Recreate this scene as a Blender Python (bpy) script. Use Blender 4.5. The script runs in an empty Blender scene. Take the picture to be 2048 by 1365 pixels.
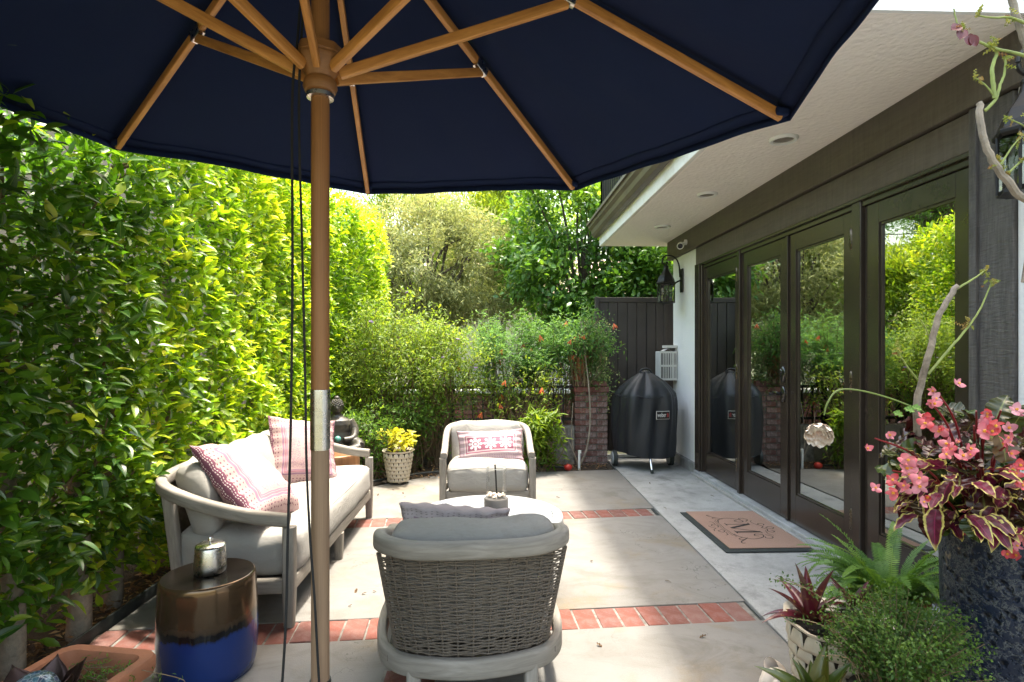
import bpy, math, random
import numpy as np
from mathutils import Vector, Matrix

random.seed(7)
RNG = np.random.default_rng(11)
SC = bpy.context.scene
COL = SC.collection
PI = math.pi

# ------------------------------------------------------------------ camera, sky, sun, exposure
cam = bpy.data.cameras.new('camera')
cam.lens = 20.0; cam.sensor_width = 36.0; cam.sensor_fit = 'HORIZONTAL'
cam.clip_start = 0.05; cam.clip_end = 600.0
cam.shift_y = 0.0085
camo = bpy.data.objects.new('camera', cam); COL.objects.link(camo)
camo.location = (0, 0, 1.28)
camo.rotation_euler = (math.radians(90), 0, -math.atan(39 / 1138.0))
SC.camera = camo

SUN_TO = Vector((0.31, 0.32, 2.1)).normalized()
world = bpy.data.worlds.new('World'); SC.world = world; world.use_nodes = True
wn = world.node_tree
sky = wn.nodes.new('ShaderNodeTexSky'); sky.sky_type = 'NISHITA'; sky.sun_disc = False
sky.sun_elevation = math.asin(SUN_TO.z)
sky.sun_rotation = math.atan2(SUN_TO.x, SUN_TO.y)
sky.air_density = 2.0; sky.dust_density = 6.0; sky.ozone_density = 1.0
bg = wn.nodes['Background']; bg.inputs['Strength'].default_value = 0.15
wn.links.new(sky.outputs[0], bg.inputs['Color'])

sun = bpy.data.lights.new('sun', 'SUN'); sun.energy = 2.0; sun.angle = math.radians(3.0)
sun.color = (1.0, 0.95, 0.86)
suno = bpy.data.objects.new('sun', sun); COL.objects.link(suno)
suno.rotation_euler = (-SUN_TO).to_track_quat('-Z', 'Y').to_euler()

SC.view_settings.view_transform = 'Standard'
SC.view_settings.look = 'None'
SC.view_settings.gamma = 1.0
SC.view_settings.use_curve_mapping = False
SC.view_settings.exposure = 2.45
SC.view_settings.use_white_balance = True
SC.view_settings.white_balance_temperature = 6750
SC.view_settings.white_balance_tint = 8

# ------------------------------------------------------------------ mesh builder
def V3(*a): return np.array(a, float)
def nrm(v):
    v = np.asarray(v, float); return v / max(1e-9, np.linalg.norm(v))

class MB:
    def __init__(s):
        s.v = []; s.f = []; s.uv = []; s.mi = []
        s.cur = 0
    def face(s, idx, uv=None):
        s.f.append(tuple(idx)); s.uv.append(uv); s.mi.append(s.cur)
    def add(s, verts, faces, uvs=None):
        b = len(s.v); s.v.extend([tuple(map(float, p)) for p in verts])
        for k, f in enumerate(faces):
            s.face([b + i for i in f], uvs[k] if uvs else None)
        return s
    def box(s, x0, x1, y0, y1, z0, z1):
        v = [(x, y, z) for z in (z0, z1) for y in (y0, y1) for x in (x0, x1)]
        return s.add(v, [(0, 2, 3, 1), (4, 5, 7, 6), (0, 1, 5, 4), (2, 6, 7, 3), (0, 4, 6, 2), (1, 3, 7, 5)])
    def obox(s, c, size, R=None):
        c = np.array(c, float); h = np.array(size, float) / 2
        R = np.eye(3) if R is None else np.asarray(R, float)
        v = [c + R @ (h * np.array([x, y, z])) for z in (-1, 1) for y in (-1, 1) for x in (-1, 1)]
        return s.add(v, [(0, 2, 3, 1), (4, 5, 7, 6), (0, 1, 5, 4), (2, 6, 7, 3), (0, 4, 6, 2), (1, 3, 7, 5)])
    def sweep(s, pts, sec, up=(0, 0, 1), closed=False, cap=True, scale=None, twist=None):
        pts = np.array(pts, float); n = len(pts); m = len(sec)
        up = np.array(up, float); b = len(s.v); L = 0
        cum = []
        for i in range(n):
            if i: L += np.linalg.norm(pts[i] - pts[i - 1])
            cum.append(L)
            if closed: t = pts[(i + 1) % n] - pts[i - 1]
            else: t = pts[min(i + 1, n - 1)] - pts[max(i - 1, 0)]
            t = nrm(t)
            a = np.cross(t, up)
            if np.linalg.norm(a) < 1e-4: a = np.cross(t, [0, 1, 0.01])
            a = nrm(a); bb = np.cross(a, t)
            k = 1.0 if scale is None else scale[i]
            for (p, q) in sec: s.v.append(tuple(pts[i] + a * p * k + bb * q * k))
        per = [0]
        for j in range(m):
            d = math.dist(sec[j], sec[(j + 1) % m]); per.append(per[-1] + d)
        rng = n if closed else n - 1
        for i in range(rng):
            i2 = (i + 1) % n
            l0 = cum[i]; l1 = cum[i2] if i2 else L + np.linalg.norm(pts[0] - pts[-1])
            for j in range(m):
                j2 = (j + 1) % m
                s.face((b + i * m + j, b + i * m + j2, b + i2 * m + j2, b + i2 * m + j),
                       ((l0, per[j]), (l0, per[j + 1]), (l1, per[j + 1]), (l1, per[j])))
        if cap and not closed:
            s.face([b + j for j in range(m)][::-1]); s.face([b + (n - 1) * m + j for j in range(m)])
        return s
    def tube(s, pts, r, n=8, cap=True, closed=False):
        pts = np.array(pts, float)
        if np.isscalar(r): r = [r] * len(pts)
        d = pts[-1] - pts[0]
        up = (0, 0, 1) if abs(nrm(d)[2]) < 0.9 else (0.0, 1, 0.02)
        sec = [(math.cos(2 * PI * k / n), math.sin(2 * PI * k / n)) for k in range(n)]
        r = list(r)
        b = len(s.v)
        s.sweep(pts, sec, up=up, cap=cap, closed=closed, scale=r)
        return s
    def lathe(s, prof, n=32, c=(0, 0, 0), capb=True, capt=True, fr=None):
        b = len(s.v); c = np.array(c, float)
        for (r, z) in prof:
            for k in range(n):
                a = 2 * PI * k / n
                rr = r if fr is None else r * fr(a, z)
                s.v.append((c[0] + rr * math.cos(a), c[1] + rr * math.sin(a), c[2] + z))
        for i in range(len(prof) - 1):
            for k in range(n):
                k2 = (k + 1) % n
                s.face((b + i * n + k, b + i * n + k2, b + (i + 1) * n + k2, b + (i + 1) * n + k),
                       ((k / n, i), (((k + 1)) / n, i), (((k + 1)) / n, i + 1), (k / n, i + 1)))
        if capb: s.face([b + k for k in range(n)][::-1])
        if capt: s.face([b + (len(prof) - 1) * n + k for k in range(n)])
        return s
    def prism(s, poly, z0, z1):
        n = len(poly); b = len(s.v)
        for z in (z0, z1):
            for p in poly: s.v.append((p[0], p[1], z))
        s.face([b + k for k in range(n)][::-1]); s.face([b + n + k for k in range(n)])
        for k in range(n):
            k2 = (k + 1) % n
            s.face((b + k, b + k2, b + n + k2, b + n + k))
        return s
    def sheet(s, fn, nu, nv, u0=0, u1=1, v0=0, v1=1):
        b = len(s.v)
        us = np.linspace(u0, u1, nu + 1); vs = np.linspace(v0, v1, nv + 1)
        for u in us:
            for w in vs: s.v.append(tuple(map(float, fn(u, w))))
        for i in range(nu):
            for j in range(nv):
                q = b + i * (nv + 1) + j
                s.face((q, q + nv + 1, q + nv + 2, q + 1),
                       ((us[i], vs[j]), (us[i + 1], vs[j]), (us[i + 1], vs[j + 1]), (us[i], vs[j + 1])))
        return s
    def ellipsoid(s, c, r, nu=16, nv=10, fn=None):
        def g(u, w):
            a = u * 2 * PI; t = -PI / 2 + w * PI
            p = np.array([math.cos(t) * math.cos(a), math.cos(t) * math.sin(a), math.sin(t)])
            k = 1 if fn is None else fn(p)
            return np.array(c) + p * np.array(r) * k
        return s.sheet(g, nu, nv)
    def xf(s, fn, start=0):
        s.v[start:] = [tuple(map(float, fn(np.array(p)))) for p in s.v[start:]]
        return s
    def mesh(s, name, mats, smooth=True, angle=35):
        me = bpy.data.meshes.new(name)
        me.from_pydata(s.v, [], s.f)
        mats = mats if isinstance(mats, (list, tuple)) else [mats]
        for m in mats: me.materials.append(m)
        me.polygons.foreach_set('material_index', s.mi)
        if any(u is not None for u in s.uv):
            ul = me.uv_layers.new(name='UVMap')
            flat = []
            for f, u in zip(s.f, s.uv):
                if u is None: flat.extend([0.0, 0.0] * len(f))
                else:
                    for q in u: flat.extend((float(q[0]), float(q[1])))
            ul.data.foreach_set('uv', flat)
        if smooth:
            me.polygons.foreach_set('use_smooth', [True] * len(me.polygons))
            me.set_sharp_from_angle(angle=math.radians(angle))
        me.update()
        return me
    def build(s, name, mats, parent=None, smooth=True, bevel=0, angle=35, seg=2):
        o = bpy.data.objects.new(name, s.mesh(name, mats, smooth, angle))
        COL.objects.link(o)
        if parent is not None: o.parent = parent
        if bevel:
            m = o.modifiers.new('bevel', 'BEVEL'); m.width = bevel; m.segments = seg
            m.limit_method = 'ANGLE'; m.angle_limit = math.radians(40)
        return o

def empty(name, loc=(0, 0, 0), rz=0, label=None, cat=None, group=None, kind=None):
    o = bpy.data.objects.new(name, None); COL.objects.link(o)
    o.empty_display_size = 0.05
    o.location = loc; o.rotation_euler = (0, 0, rz)
    return tag(o, label, cat, group, kind)
def tag(o, label=None, cat=None, group=None, kind=None):
    if label: o['label'] = label
    if cat: o['category'] = cat
    if group: o['group'] = group
    if kind: o['kind'] = kind
    return o
def place(name, me, parent, loc=(0, 0, 0), rot=None, scale=None):
    o = bpy.data.objects.new(name, me); COL.objects.link(o); o.parent = parent
    if rot is not None:
        M = Matrix(rot if isinstance(rot, (list, tuple)) else np.asarray(rot).tolist()).to_4x4()
        s = scale if scale is not None else (1, 1, 1)
        o.matrix_local = Matrix.Translation(Vector(loc)) @ M @ Matrix.Diagonal((s[0], s[1], s[2], 1))
    else:
        o.location = loc
        if scale is not None: o.scale = scale
    return o
def frame(axis, normal):
    """columns: side, axis, normal (right handed)"""
    a = nrm(axis); n = np.asarray(normal, float); n = n - a * np.dot(a, n)
    if np.linalg.norm(n) < 1e-5: n = np.cross(a, [0.3, 0.9, 0.1])
    n = nrm(n); sd = np.cross(a, n)
    return np.stack([sd, a, n], 1)
def rotz(a): return np.array([[math.cos(a), -math.sin(a), 0], [math.sin(a), math.cos(a), 0], [0, 0, 1]])
def spline(P, n=8):
    P = [np.array(p, float) for p in P]; out = []
    for i in range(len(P) - 1):
        p0 = P[max(i - 1, 0)]; p1 = P[i]; p2 = P[i + 1]; p3 = P[min(i + 2, len(P) - 1)]
        for k in range(n):
            t = k / n
            out.append(0.5 * ((2 * p1) + (-p0 + p2) * t + (2 * p0 - 5 * p1 + 4 * p2 - p3) * t * t + (-p0 + 3 * p1 - 3 * p2 + p3) * t ** 3))
    out.append(P[-1]); return out
def rrect(w, h, r, k=3):
    out = []
    for cx, cy, a0 in ((w / 2 - r, h / 2 - r, 0), (-w / 2 + r, h / 2 - r, 90), (-w / 2 + r, -h / 2 + r, 180), (w / 2 - r, -h / 2 + r, 270)):
        for j in range(k + 1):
            a = math.radians(a0 + 90 * j / k); out.append((cx + r * math.cos(a), cy + r * math.sin(a)))
    return out

# ------------------------------------------------------------------ leaf clouds (joined foliage)
T_DIA = (np.array([[0, 0, 0], [.45, .5, .07], [1, 0, -.06], [.45, -.5, .07]]), [(0, 2, 1), (0, 3, 2)])
T_LEAF = (np.array([[0, 0, 0], [.22, -.38, .05], [.22, 0, 0], [.22, .38, .05], [.52, -.5, .045], [.52, 0, -.015], [.52, .5, .045],
                    [.82, -.24, -.01], [.82, 0, -.06], [.82, .24, -.01], [1, 0, -.12]]),
          [(0, 2, 1), (0, 3, 2), (1, 2, 5, 4), (2, 3, 6, 5), (4, 5, 8, 7), (5, 6, 9, 8), (7, 8, 10), (8, 9, 10)])
def leaf_mesh(name, P, A, N, L, W, mat, var, tmpl=T_DIA):
    T, F = tmpl
    P = np.asarray(P); n = len(P)
    A = A / np.maximum(1e-6, np.linalg.norm(A, axis=1, keepdims=True))
    S = np.cross(N, A); S /= np.maximum(1e-6, np.linalg.norm(S, axis=1, keepdims=True))
    N = np.cross(A, S)
    L = np.broadcast_to(L, n)[:, None, None]; W = np.broadcast_to(W, n)[:, None, None]
    v = (P[:, None] + A[:, None] * T[None, :, 0:1] * L + S[:, None] * T[None, :, 1:2] * W + N[:, None] * T[None, :, 2:3] * L)
    m = len(T)
    me = bpy.data.meshes.new(name)
    me.vertices.add(n * m); me.vertices.foreach_set('co', v.astype(np.float32).ravel())
    fl = np.array([i for f in F for i in f]); tot = np.array([len(f) for f in F])
    loops = (np.arange(n)[:, None] * m + fl[None]).ravel()
    me.loops.add(len(loops)); me.loops.foreach_set('vertex_index', loops.astype(np.int32))
    tots = np.tile(tot, n); st = np.concatenate([[0], np.cumsum(tots)[:-1]])
    me.polygons.add(len(tots)); me.polygons.foreach_set('loop_start', st.astype(np.int32))
    me.polygons.foreach_set('loop_total', tots.astype(np.int32))
    me.polygons.foreach_set('use_smooth', np.ones(len(tots), bool))
    at = me.attributes.new('var', 'FLOAT', 'POINT')
    at.data.foreach_set('value', np.repeat(np.broadcast_to(var, n), m).astype(np.float32))
    me.materials.append(mat); me.update(calc_edges=True)
    return me
def leaves(name, P, A, N, L, W, mat, var, parent, tmpl=T_DIA, stuff=True):
    o = bpy.data.objects.new(name, leaf_mesh(name, P, A, N, L, W, mat, var, tmpl)); COL.objects.link(o)
    o.parent = parent
    if stuff: o['kind'] = 'stuff'
    return o
def rdir(n, rng=RNG):
    d = rng.normal(size=(n, 3)); return d / np.linalg.norm(d, axis=1, keepdims=True)

# ------------------------------------------------------------------ materials
class NT:
    def __init__(s, name):
        s.m = bpy.data.materials.new(name); s.m.use_nodes = True
        s.t = s.m.node_tree; s.b = s.t.nodes['Principled BSDF']; s.out = s.t.nodes['Material Output']
    def n(s, typ, **kw):
        x = s.t.nodes.new(typ)
        for k, v in kw.items(): setattr(x, k, v)
        return x
    def lk(s, a, b):
        if isinstance(a, (int, float)): b.default_value = a
        elif isinstance(a, tuple):
            b.default_value = a if len(a) == 4 or len(b.default_value) == 3 else (*a, 1)
        else: s.t.links.new(a, b)
    def math(s, op, a, b=0.0, c=0.0, clamp=False):
        x = s.n('ShaderNodeMath', operation=op, use_clamp=clamp)
        s.lk(a, x.inputs[0]); s.lk(b, x.inputs[1]); s.lk(c, x.inputs[2]); return x.outputs[0]
    def mix(s, f, a, b, blend='MIX'):
        x = s.n('ShaderNodeMix', data_type='RGBA', blend_type=blend)
        s.lk(f, x.inputs[0]); s.lk(a, x.inputs[6]); s.lk(b, x.inputs[7]); return x.outputs[2]
    def coord(s, which='Object'):
        return s.n('ShaderNodeTexCoord').outputs[which]
    def map(s, vec, scale=(1, 1, 1), loc=(0, 0, 0), rot=(0, 0, 0)):
        x = s.n('ShaderNodeMapping'); s.t.links.new(vec, x.inputs[0])
        x.inputs['Scale'].default_value = scale; x.inputs['Location'].default_value = loc; x.inputs['Rotation'].default_value = rot
        return x.outputs[0]
    def noise(s, vec, scale=5, detail=4, rough=.55, out=0, dist=0):
        x = s.n('ShaderNodeTexNoise'); s.t.links.new(vec, x.inputs['Vector'])
        x.inputs['Scale'].default_value = scale; x.inputs['Detail'].default_value = detail
        x.inputs['Roughness'].default_value = rough; x.inputs['Distortion'].default_value = dist
        return x.outputs[out]
    def voro(s, vec, scale=5, feature='F1', out='Distance', rand=1):
        x = s.n('ShaderNodeTexVoronoi', feature=feature); s.t.links.new(vec, x.inputs['Vector'])
        x.inputs['Scale'].default_value = scale; x.inputs['Randomness'].default_value = rand
        return x.outputs[out]
    def ramp(s, f, stops, interp='LINEAR'):
        x = s.n('ShaderNodeValToRGB'); s.lk(f, x.inputs[0]); cr = x.color_ramp; cr.interpolation = interp
        while len(cr.elements) > 1: cr.elements.remove(cr.elements[0])
        cr.elements[0].position = stops[0][0]; cr.elements[0].color = (*stops[0][1], 1)
        for p, c in stops[1:]:
            e = cr.elements.new(p); e.color = (*c, 1)
        return x.outputs[0]
    def rng(s, f, a, b, c=0.0, d=1.0):
        x = s.n('ShaderNodeMapRange'); s.lk(f, x.inputs[0])
        for k, v in zip((1, 2, 3, 4), (a, b, c, d)): s.lk(v, x.inputs[k])
        return x.outputs[0]
    def sep(s, v):
        x = s.n('ShaderNodeSeparateXYZ'); s.t.links.new(v, x.inputs[0]); return x.outputs
    def bump(s, h, strength=.3, dist=.01):
        x = s.n('ShaderNodeBump'); x.inputs['Strength'].default_value = strength; x.inputs['Distance'].default_value = dist
        s.t.links.new(h, x.inputs['Height']); s.t.links.new(x.outputs[0], s.b.inputs['Normal']); return x.outputs[0]
    def set(s, **kw):
        for k, v in kw.items(): s.lk(v, s.b.inputs[k.replace('_', ' ')])
        return s

def simple(name, col, rough=.6, var=.25, scale=8, bump=0, bscale=60, metal=0, spec=.5, dist=.004, dirt=None):
    t = NT(name); co = t.coord()
    n1 = t.noise(co, scale, 5, .6)
    lo = tuple(c * (1 - var) for c in col); hi = tuple(min(1, c * (1 + var)) for c in col)
    c = t.ramp(n1, [(.3, lo), (.7, hi)])
    if dirt:
        c = t.mix(t.rng(t.noise(co, scale * .45, 6, .7), .5, .72), c, dirt)
    t.set(Base_Color=c, Roughness=t.rng(t.noise(co, scale * 2, 3), .3, .7, rough * .85, min(1, rough * 1.15)), Metallic=metal)
    t.b.inputs['Specular IOR Level'].default_value = spec
    if bump: t.bump(t.noise(co, bscale, 4, .6), bump, dist)
    return t.m

FG = 1.75   # overall foliage albedo factor
def leafmat(name, stops, trans=.35, rough=.4, spec=.4, tcol=(1.5, 1.4, .6)):
    """foliage: colour by a per-leaf tone value (age; in the hedge also painted sun and shade), part of the light passes through"""
    t = NT(name)
    a = t.n('ShaderNodeAttribute', attribute_name='var').outputs['Fac']
    oi = t.n('ShaderNodeObjectInfo').outputs['Random']
    f = t.math('ADD', a, t.math('MULTIPLY', t.math('SUBTRACT', oi, .5), .12))
    stops = [(p, tuple(min(.7, x * FG) for x in c)) for p, c in stops]
    c = t.ramp(f, stops)
    g = t.noise(t.coord(), 40, 2); c = t.mix(.25, c, t.mix(g, (.0, .0, .0), c), 'MIX')
    t.set(Base_Color=c, Roughness=rough); t.b.inputs['Specular IOR Level'].default_value = spec
    trans = min(.6, trans * 1.3)
    tr = t.n('ShaderNodeBsdfTranslucent')
    tc = t.n('ShaderNodeMix', data_type='RGBA', blend_type='MULTIPLY'); tc.inputs[0].default_value = 1
    t.lk(c, tc.inputs[6]); tc.inputs[7].default_value = (*tcol, 1)
    t.lk(tc.outputs[2], tr.inputs[0])
    mx = t.n('ShaderNodeMixShader'); mx.inputs[0].default_value = trans
    t.lk(t.b.outputs[0], mx.inputs[1]); t.lk(tr.outputs[0], mx.inputs[2]); t.lk(mx.outputs[0], t.out.inputs[0])
    return t.m

def leafobj(name, stops, trans=.35, rough=.4, tcol=(1.5, 1.4, .6)):
    """single leaves: colour by object, with a paler midrib"""
    t = NT(name); oi = t.n('ShaderNodeObjectInfo').outputs['Random']
    stops = [(p, tuple(min(.7, x * 1.2) for x in c)) for p, c in stops]
    c = t.ramp(oi, stops)
    uv = t.sep(t.coord('UV')); r = t.math('ABSOLUTE', t.math('SUBTRACT', uv[1], .5))
    c = t.mix(t.rng(r, .0, .05, .45, 0), c, (.30, .36, .10))
    t.set(Base_Color=c, Roughness=rough); t.b.inputs['Specular IOR Level'].default_value = .45
    tr = t.n('ShaderNodeBsdfTranslucent')
    tc = t.n('ShaderNodeMix', data_type='RGBA', blend_type='MULTIPLY'); tc.inputs[0].default_value = 1
    t.lk(c, tc.inputs[6]); tc.inputs[7].default_value = (*tcol, 1); t.lk(tc.outputs[2], tr.inputs[0])
    mx = t.n('ShaderNodeMixShader'); mx.inputs[0].default_value = trans
    t.lk(t.b.outputs[0], mx.inputs[1]); t.lk(tr.outputs[0], mx.inputs[2]); t.lk(mx.outputs[0], t.out.inputs[0])
    return t.m

def wood(name, c1, c2, rough=.5, gs=(3, 60, 60), use_uv=True, bump=.15):
    t = NT(name)
    co = t.map(t.coord('UV' if use_uv else 'Object'), gs)
    oi = t.n('ShaderNodeObjectInfo').outputs['Random']
    ad = t.n('ShaderNodeVectorMath', operation='ADD'); t.lk(co, ad.inputs[0])
    cb = t.n('ShaderNodeCombineXYZ'); t.lk(t.math('MULTIPLY', oi, 37.), cb.inputs[0]); t.lk(t.math('MULTIPLY', oi, 11.), cb.inputs[2])
    t.lk(cb.outputs[0], ad.inputs[1])
    g = t.noise(ad.outputs[0], 1.0, 5, .65, dist=.6)
    c = t.ramp(g, [(.28, c1), (.5, tuple((a + b) / 2 for a, b in zip(c1, c2))), (.72, c2)])
    w = t.noise(t.coord(), 3, 3)
    c = t.mix(t.rng(w, .35, .75, 0, .35), c, tuple(x * .6 for x in c1))
    t.set(Base_Color=c, Roughness=rough); t.bump(g, bump, .003)
    return t.m
# ------------------------------------------------------------------ shared materials
def concrete_mat():
    t = NT('concrete'); co = t.coord()
    n1 = t.noise(co, 1.3, 6, .65); n2 = t.noise(co, 9, 5, .7); n3 = t.noise(co, 160, 3, .6)
    c = t.ramp(n1, [(.3, (.138, .133, .126)), (.55, (.18, .174, .166)), (.75, (.22, .213, .205))])
    c = t.mix(t.rng(n2, .35, .75, 0, .4), c, (.15, .142, .13))
    # rust-brown and black stains of irregular shape
    st = t.noise(t.map(co, (1, 1, 1), (3.1, 1.7, 0)), 2.1, 5, .62, dist=.4)
    c = t.mix(t.math('MULTIPLY', t.rng(st, .53, .68), t.rng(n2, .3, .6, .3, .9)), c, (.165, .125, .075))
    bk = t.noise(t.map(co, (1.0, 1, 1), (9.2, 4.4, 0)), 2.7, 6, .7, dist=.5)
    c = t.mix(t.math('MULTIPLY', t.rng(bk, .60, .72), .7), c, (.08, .075, .07))
    c = t.mix(t.rng(n3, .4, .68, 0, .5), c, (.20, .185, .165))
    wb = t.n('ShaderNodeVectorMath', operation='ADD'); t.lk(co, wb.inputs[0]); t.lk(t.noise(co, 4, 4, .6, out=1), wb.inputs[1])
    ck = t.voro(t.map(wb.outputs[0], (1, 1, .01)), .8, 'DISTANCE_TO_EDGE')
    c = t.mix(t.math('MULTIPLY', t.rng(ck, .0, .0035, 1, 0), t.rng(t.noise(co, 1.1, 2), .48, .55, 0, .7)), c, (.05, .045, .04))
    drt = t.noise(t.map(co, (.7, 1.3, 1), (1.3, 7.7, 0)), 3.4, 6, .72, dist=1.2)
    c = t.mix(t.rng(drt, .47, .68, 0, .6), c, (.105, .094, .08))
    sp = t.voro(co, 75)
    c = t.mix(t.math('MULTIPLY', t.rng(sp, .05, .11, 1, 0), t.rng(t.noise(co, 23, 2), .52, .62)), c, (.12, .105, .09))
    t.set(Base_Color=c, Roughness=.8); t.bump(t.math('ADD', n3, t.math('MULTIPLY', n2, .6)), .35, .004)
    return t.m
def walk_mat():
    t = NT('weathered_concrete'); co = t.coord()
    n1 = t.noise(co, 1.7, 6, .68, dist=.3); n2 = t.noise(co, 7, 6, .72); n3 = t.noise(co, 140, 3, .6)
    c = t.ramp(n1, [(.28, (.22, .214, .205)), (.5, (.32, .313, .303)), (.75, (.41, .403, .393))])
    c = t.mix(t.rng(n2, .5, .75, 0, .75), c, (.15, .15, .145))
    bl = t.noise(t.map(co, (1.3, .8, 1), (5, 2.3, 0)), 2.6, 6, .75, dist=.8)
    c = t.mix(t.math('MULTIPLY', t.rng(bl, .57, .72), .75), c, (.07, .07, .068))
    c = t.mix(t.rng(n3, .45, .7, 0, .4), c, (.2, .2, .19))
    t.set(Base_Color=c, Roughness=.75); t.bump(t.math('ADD', n3, n2), .3, .004)
    return t.m
def brick_mat(name, c1, c2, c3, white=0.):
    t = NT(name); co = t.coord(); r = t.n('ShaderNodeObjectInfo').outputs['Random']
    c = t.ramp(r, [(0, c1), (.45, c2), (.8, c1), (1, c3)])
    n1 = t.noise(co, 30, 5, .7); n2 = t.noise(co, 170, 3)
    c = t.mix(t.rng(n1, .4, .8, 0, .45), c, tuple(x * .5 for x in c1))
    if white: c = t.mix(t.math('MULTIPLY', t.rng(t.noise(co, 14, 6, .75), .45, .62), white), c, (.55, .5, .47))
    c = t.mix(t.rng(n2, .62, .76, 0, .3), c, (.26, .19, .155))
    t.set(Base_Color=c, Roughness=.85); t.bump(t.math('ADD', n1, n2), .4, .004)
    return t.m
def stucco_mat(name, col, rough=.9, s=70, st=.6):
    t = NT(name); co = t.coord()
    n = t.noise(co, s, 4, .6); v = t.voro(co, s * .8, 'SMOOTH_F1')
    w = t.noise(co, 1.2, 5, .6)
    c = t.mix(t.rng(w, .35, .7, 0, .3), col, tuple(x * .8 for x in col))
    pt_ = t.noise(t.map(co, (.6, 1, 1), (4, 2, 0)), 1.6, 6, .7, dist=1.0); c = t.mix(t.rng(pt_, .55, .7, 0, .3), c, tuple(x * .66 for x in col))
    t.set(Base_Color=c, Roughness=rough); t.bump(t.math('ADD', n, v), st, .006)
    return t.m
M = {}
M['concrete'] = concrete_mat(); M['walk'] = walk_mat()
M['paver'] = brick_mat('paver_brick', (.18, .052, .036), (.12, .045, .036), (.17, .082, .068), .10)
M['pillar_brick'] = brick_mat('pillar_brick', (.15, .052, .038), (.11, .05, .042), (.21, .075, .05), .30)
M['dark_mortar'] = simple('dark_mortar', (.13, .115, .10), .95, .3, 30, .5, 90)
M['mortar'] = simple('mortar', (.20, .185, .165), .95, .4, 30, .6, 120, dirt=(.07, .06, .05))
M['stucco'] = stucco_mat('white_stucco', (.74, .74, .73), st=.25, s=90)
M['soffit'] = stucco_mat('soffit_stucco', (.84, .78, .73), st=.75, s=48)
M['roof_white'] = simple('white_trim_paint', (.76, .75, .72), .6, .06, 3, dirt=(.48, .42, .33))
M['brown'] = simple('brown_satin_paint', (.030, .022, .017), .2, .18, 5, .05, 80, spec=.5)
def rough_brown():
    t = NT('rough_sawn_brown'); co = t.coord()
    g = t.noise(t.map(co, (40, 5, 40)), 1, 5, .65); h = t.noise(t.map(co, (8, 34, 2.5)), 1.2, 4, .7); k = t.noise(co, 1.5, 3)
    c = t.ramp(t.math('ADD', t.math('MULTIPLY', g, .5), t.math('MULTIPLY', h, .5)), [(.35, (.068, .055, .044)), (.65, (.115, .096, .079))])
    c = t.mix(t.rng(k, .4, .7, 0, .35), c, (.075, .06, .048))
    t.set(Base_Color=c, Roughness=.62); t.bump(t.math('ADD', g, h), .55, .006); return t.m
M['rough_brown'] = rough_brown()
def sawn_v():
    t = NT('sawn_siding_brown'); co = t.coord()
    g = t.noise(t.map(co, (60, 60, 7)), 1, 5, .65); h = t.noise(t.map(co, (10, 18, 95)), 1, 3, .6)
    c = t.ramp(g, [(.3, (.045, .04, .037)), (.7, (.10, .09, .085))])
    t.set(Base_Color=c, Roughness=.6); t.bump(t.math('ADD', t.math('MULTIPLY', g, .6), h), .8, .006); return t.m
M['sawn'] = sawn_v()
M['gate'] = simple('gate_brown_paint', (.042, .034, .031), .55, .3, 4, .25, 60)
M['gutter'] = simple('gutter_brown', (.10, .078, .060), .45, .15, 2, dirt=(.16, .13, .10))
M['alu'] = simple('sill_aluminium', (.42, .43, .44), .45, .25, 6, .15, 60, metal=.3, dirt=(.2, .19, .17))
M['black_metal'] = simple('black_iron', (.013, .012, .011), .45, .3, 12, .1, 90, metal=.3)
M['bronze'] = simple('bronze_hardware', (.13, .105, .08), .28, .3, 30, metal=.9)
M['black_gloss'] = simple('black_gloss_hardware', (.012, .011, .011), .14, .2, 20, spec=.8)
M['steel'] = simple('brushed_steel', (.55, .53, .50), .28, .15, 20, .06, 200, metal=1)
M['chrome'] = simple('chrome', (.75, .75, .75), .15, .05, 5, metal=1)
M['rubber'] = simple('black_rubber', (.02, .025, .024), .6, .3, 20, .2, 90)
M['white_plastic'] = simple('white_plastic', (.75, .75, .73), .4, .06, 6)
M['soil'] = simple('soil', (.045, .032, .022), .95, .5, 25, 1.0, 70, dist=.02, dirt=(.11, .075, .045))
M['ground'] = simple('far_ground', (.10, .10, .055), .95, .4, 1.5, .6, 8)
M['room'] = simple('room_dark_wall', (.11, .105, .10), .9, .1, 2)
M['room_floor'] = simple('room_floor_boards', (.16, .14, .12), .35, .2, 3)
M['block'] = simple('grey_block', (.19, .165, .135), .95, .35, 9, .7, 60, dirt=(.07, .07, .05))
M['bark'] = simple('pale_bark', (.24, .20, .155), .85, .4, 14, .7, 40, dist=.01, dirt=(.08, .06, .04))
M['dark_bark'] = simple('dark_bark', (.09, .07, .055), .9, .4, 10, .7, 30, dist=.01)
M['twig'] = simple('twig_brown', (.16, .11, .06), .85, .35, 20, .3, 60)
M['terracotta'] = simple('terracotta', (.36, .135, .065), .8, .18, 6, .35, 90, dirt=(.24, .10, .055))
M['salmon'] = simple('salmon_render', (.50, .17, .10), .9, .15, 3, .3, 40)

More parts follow.
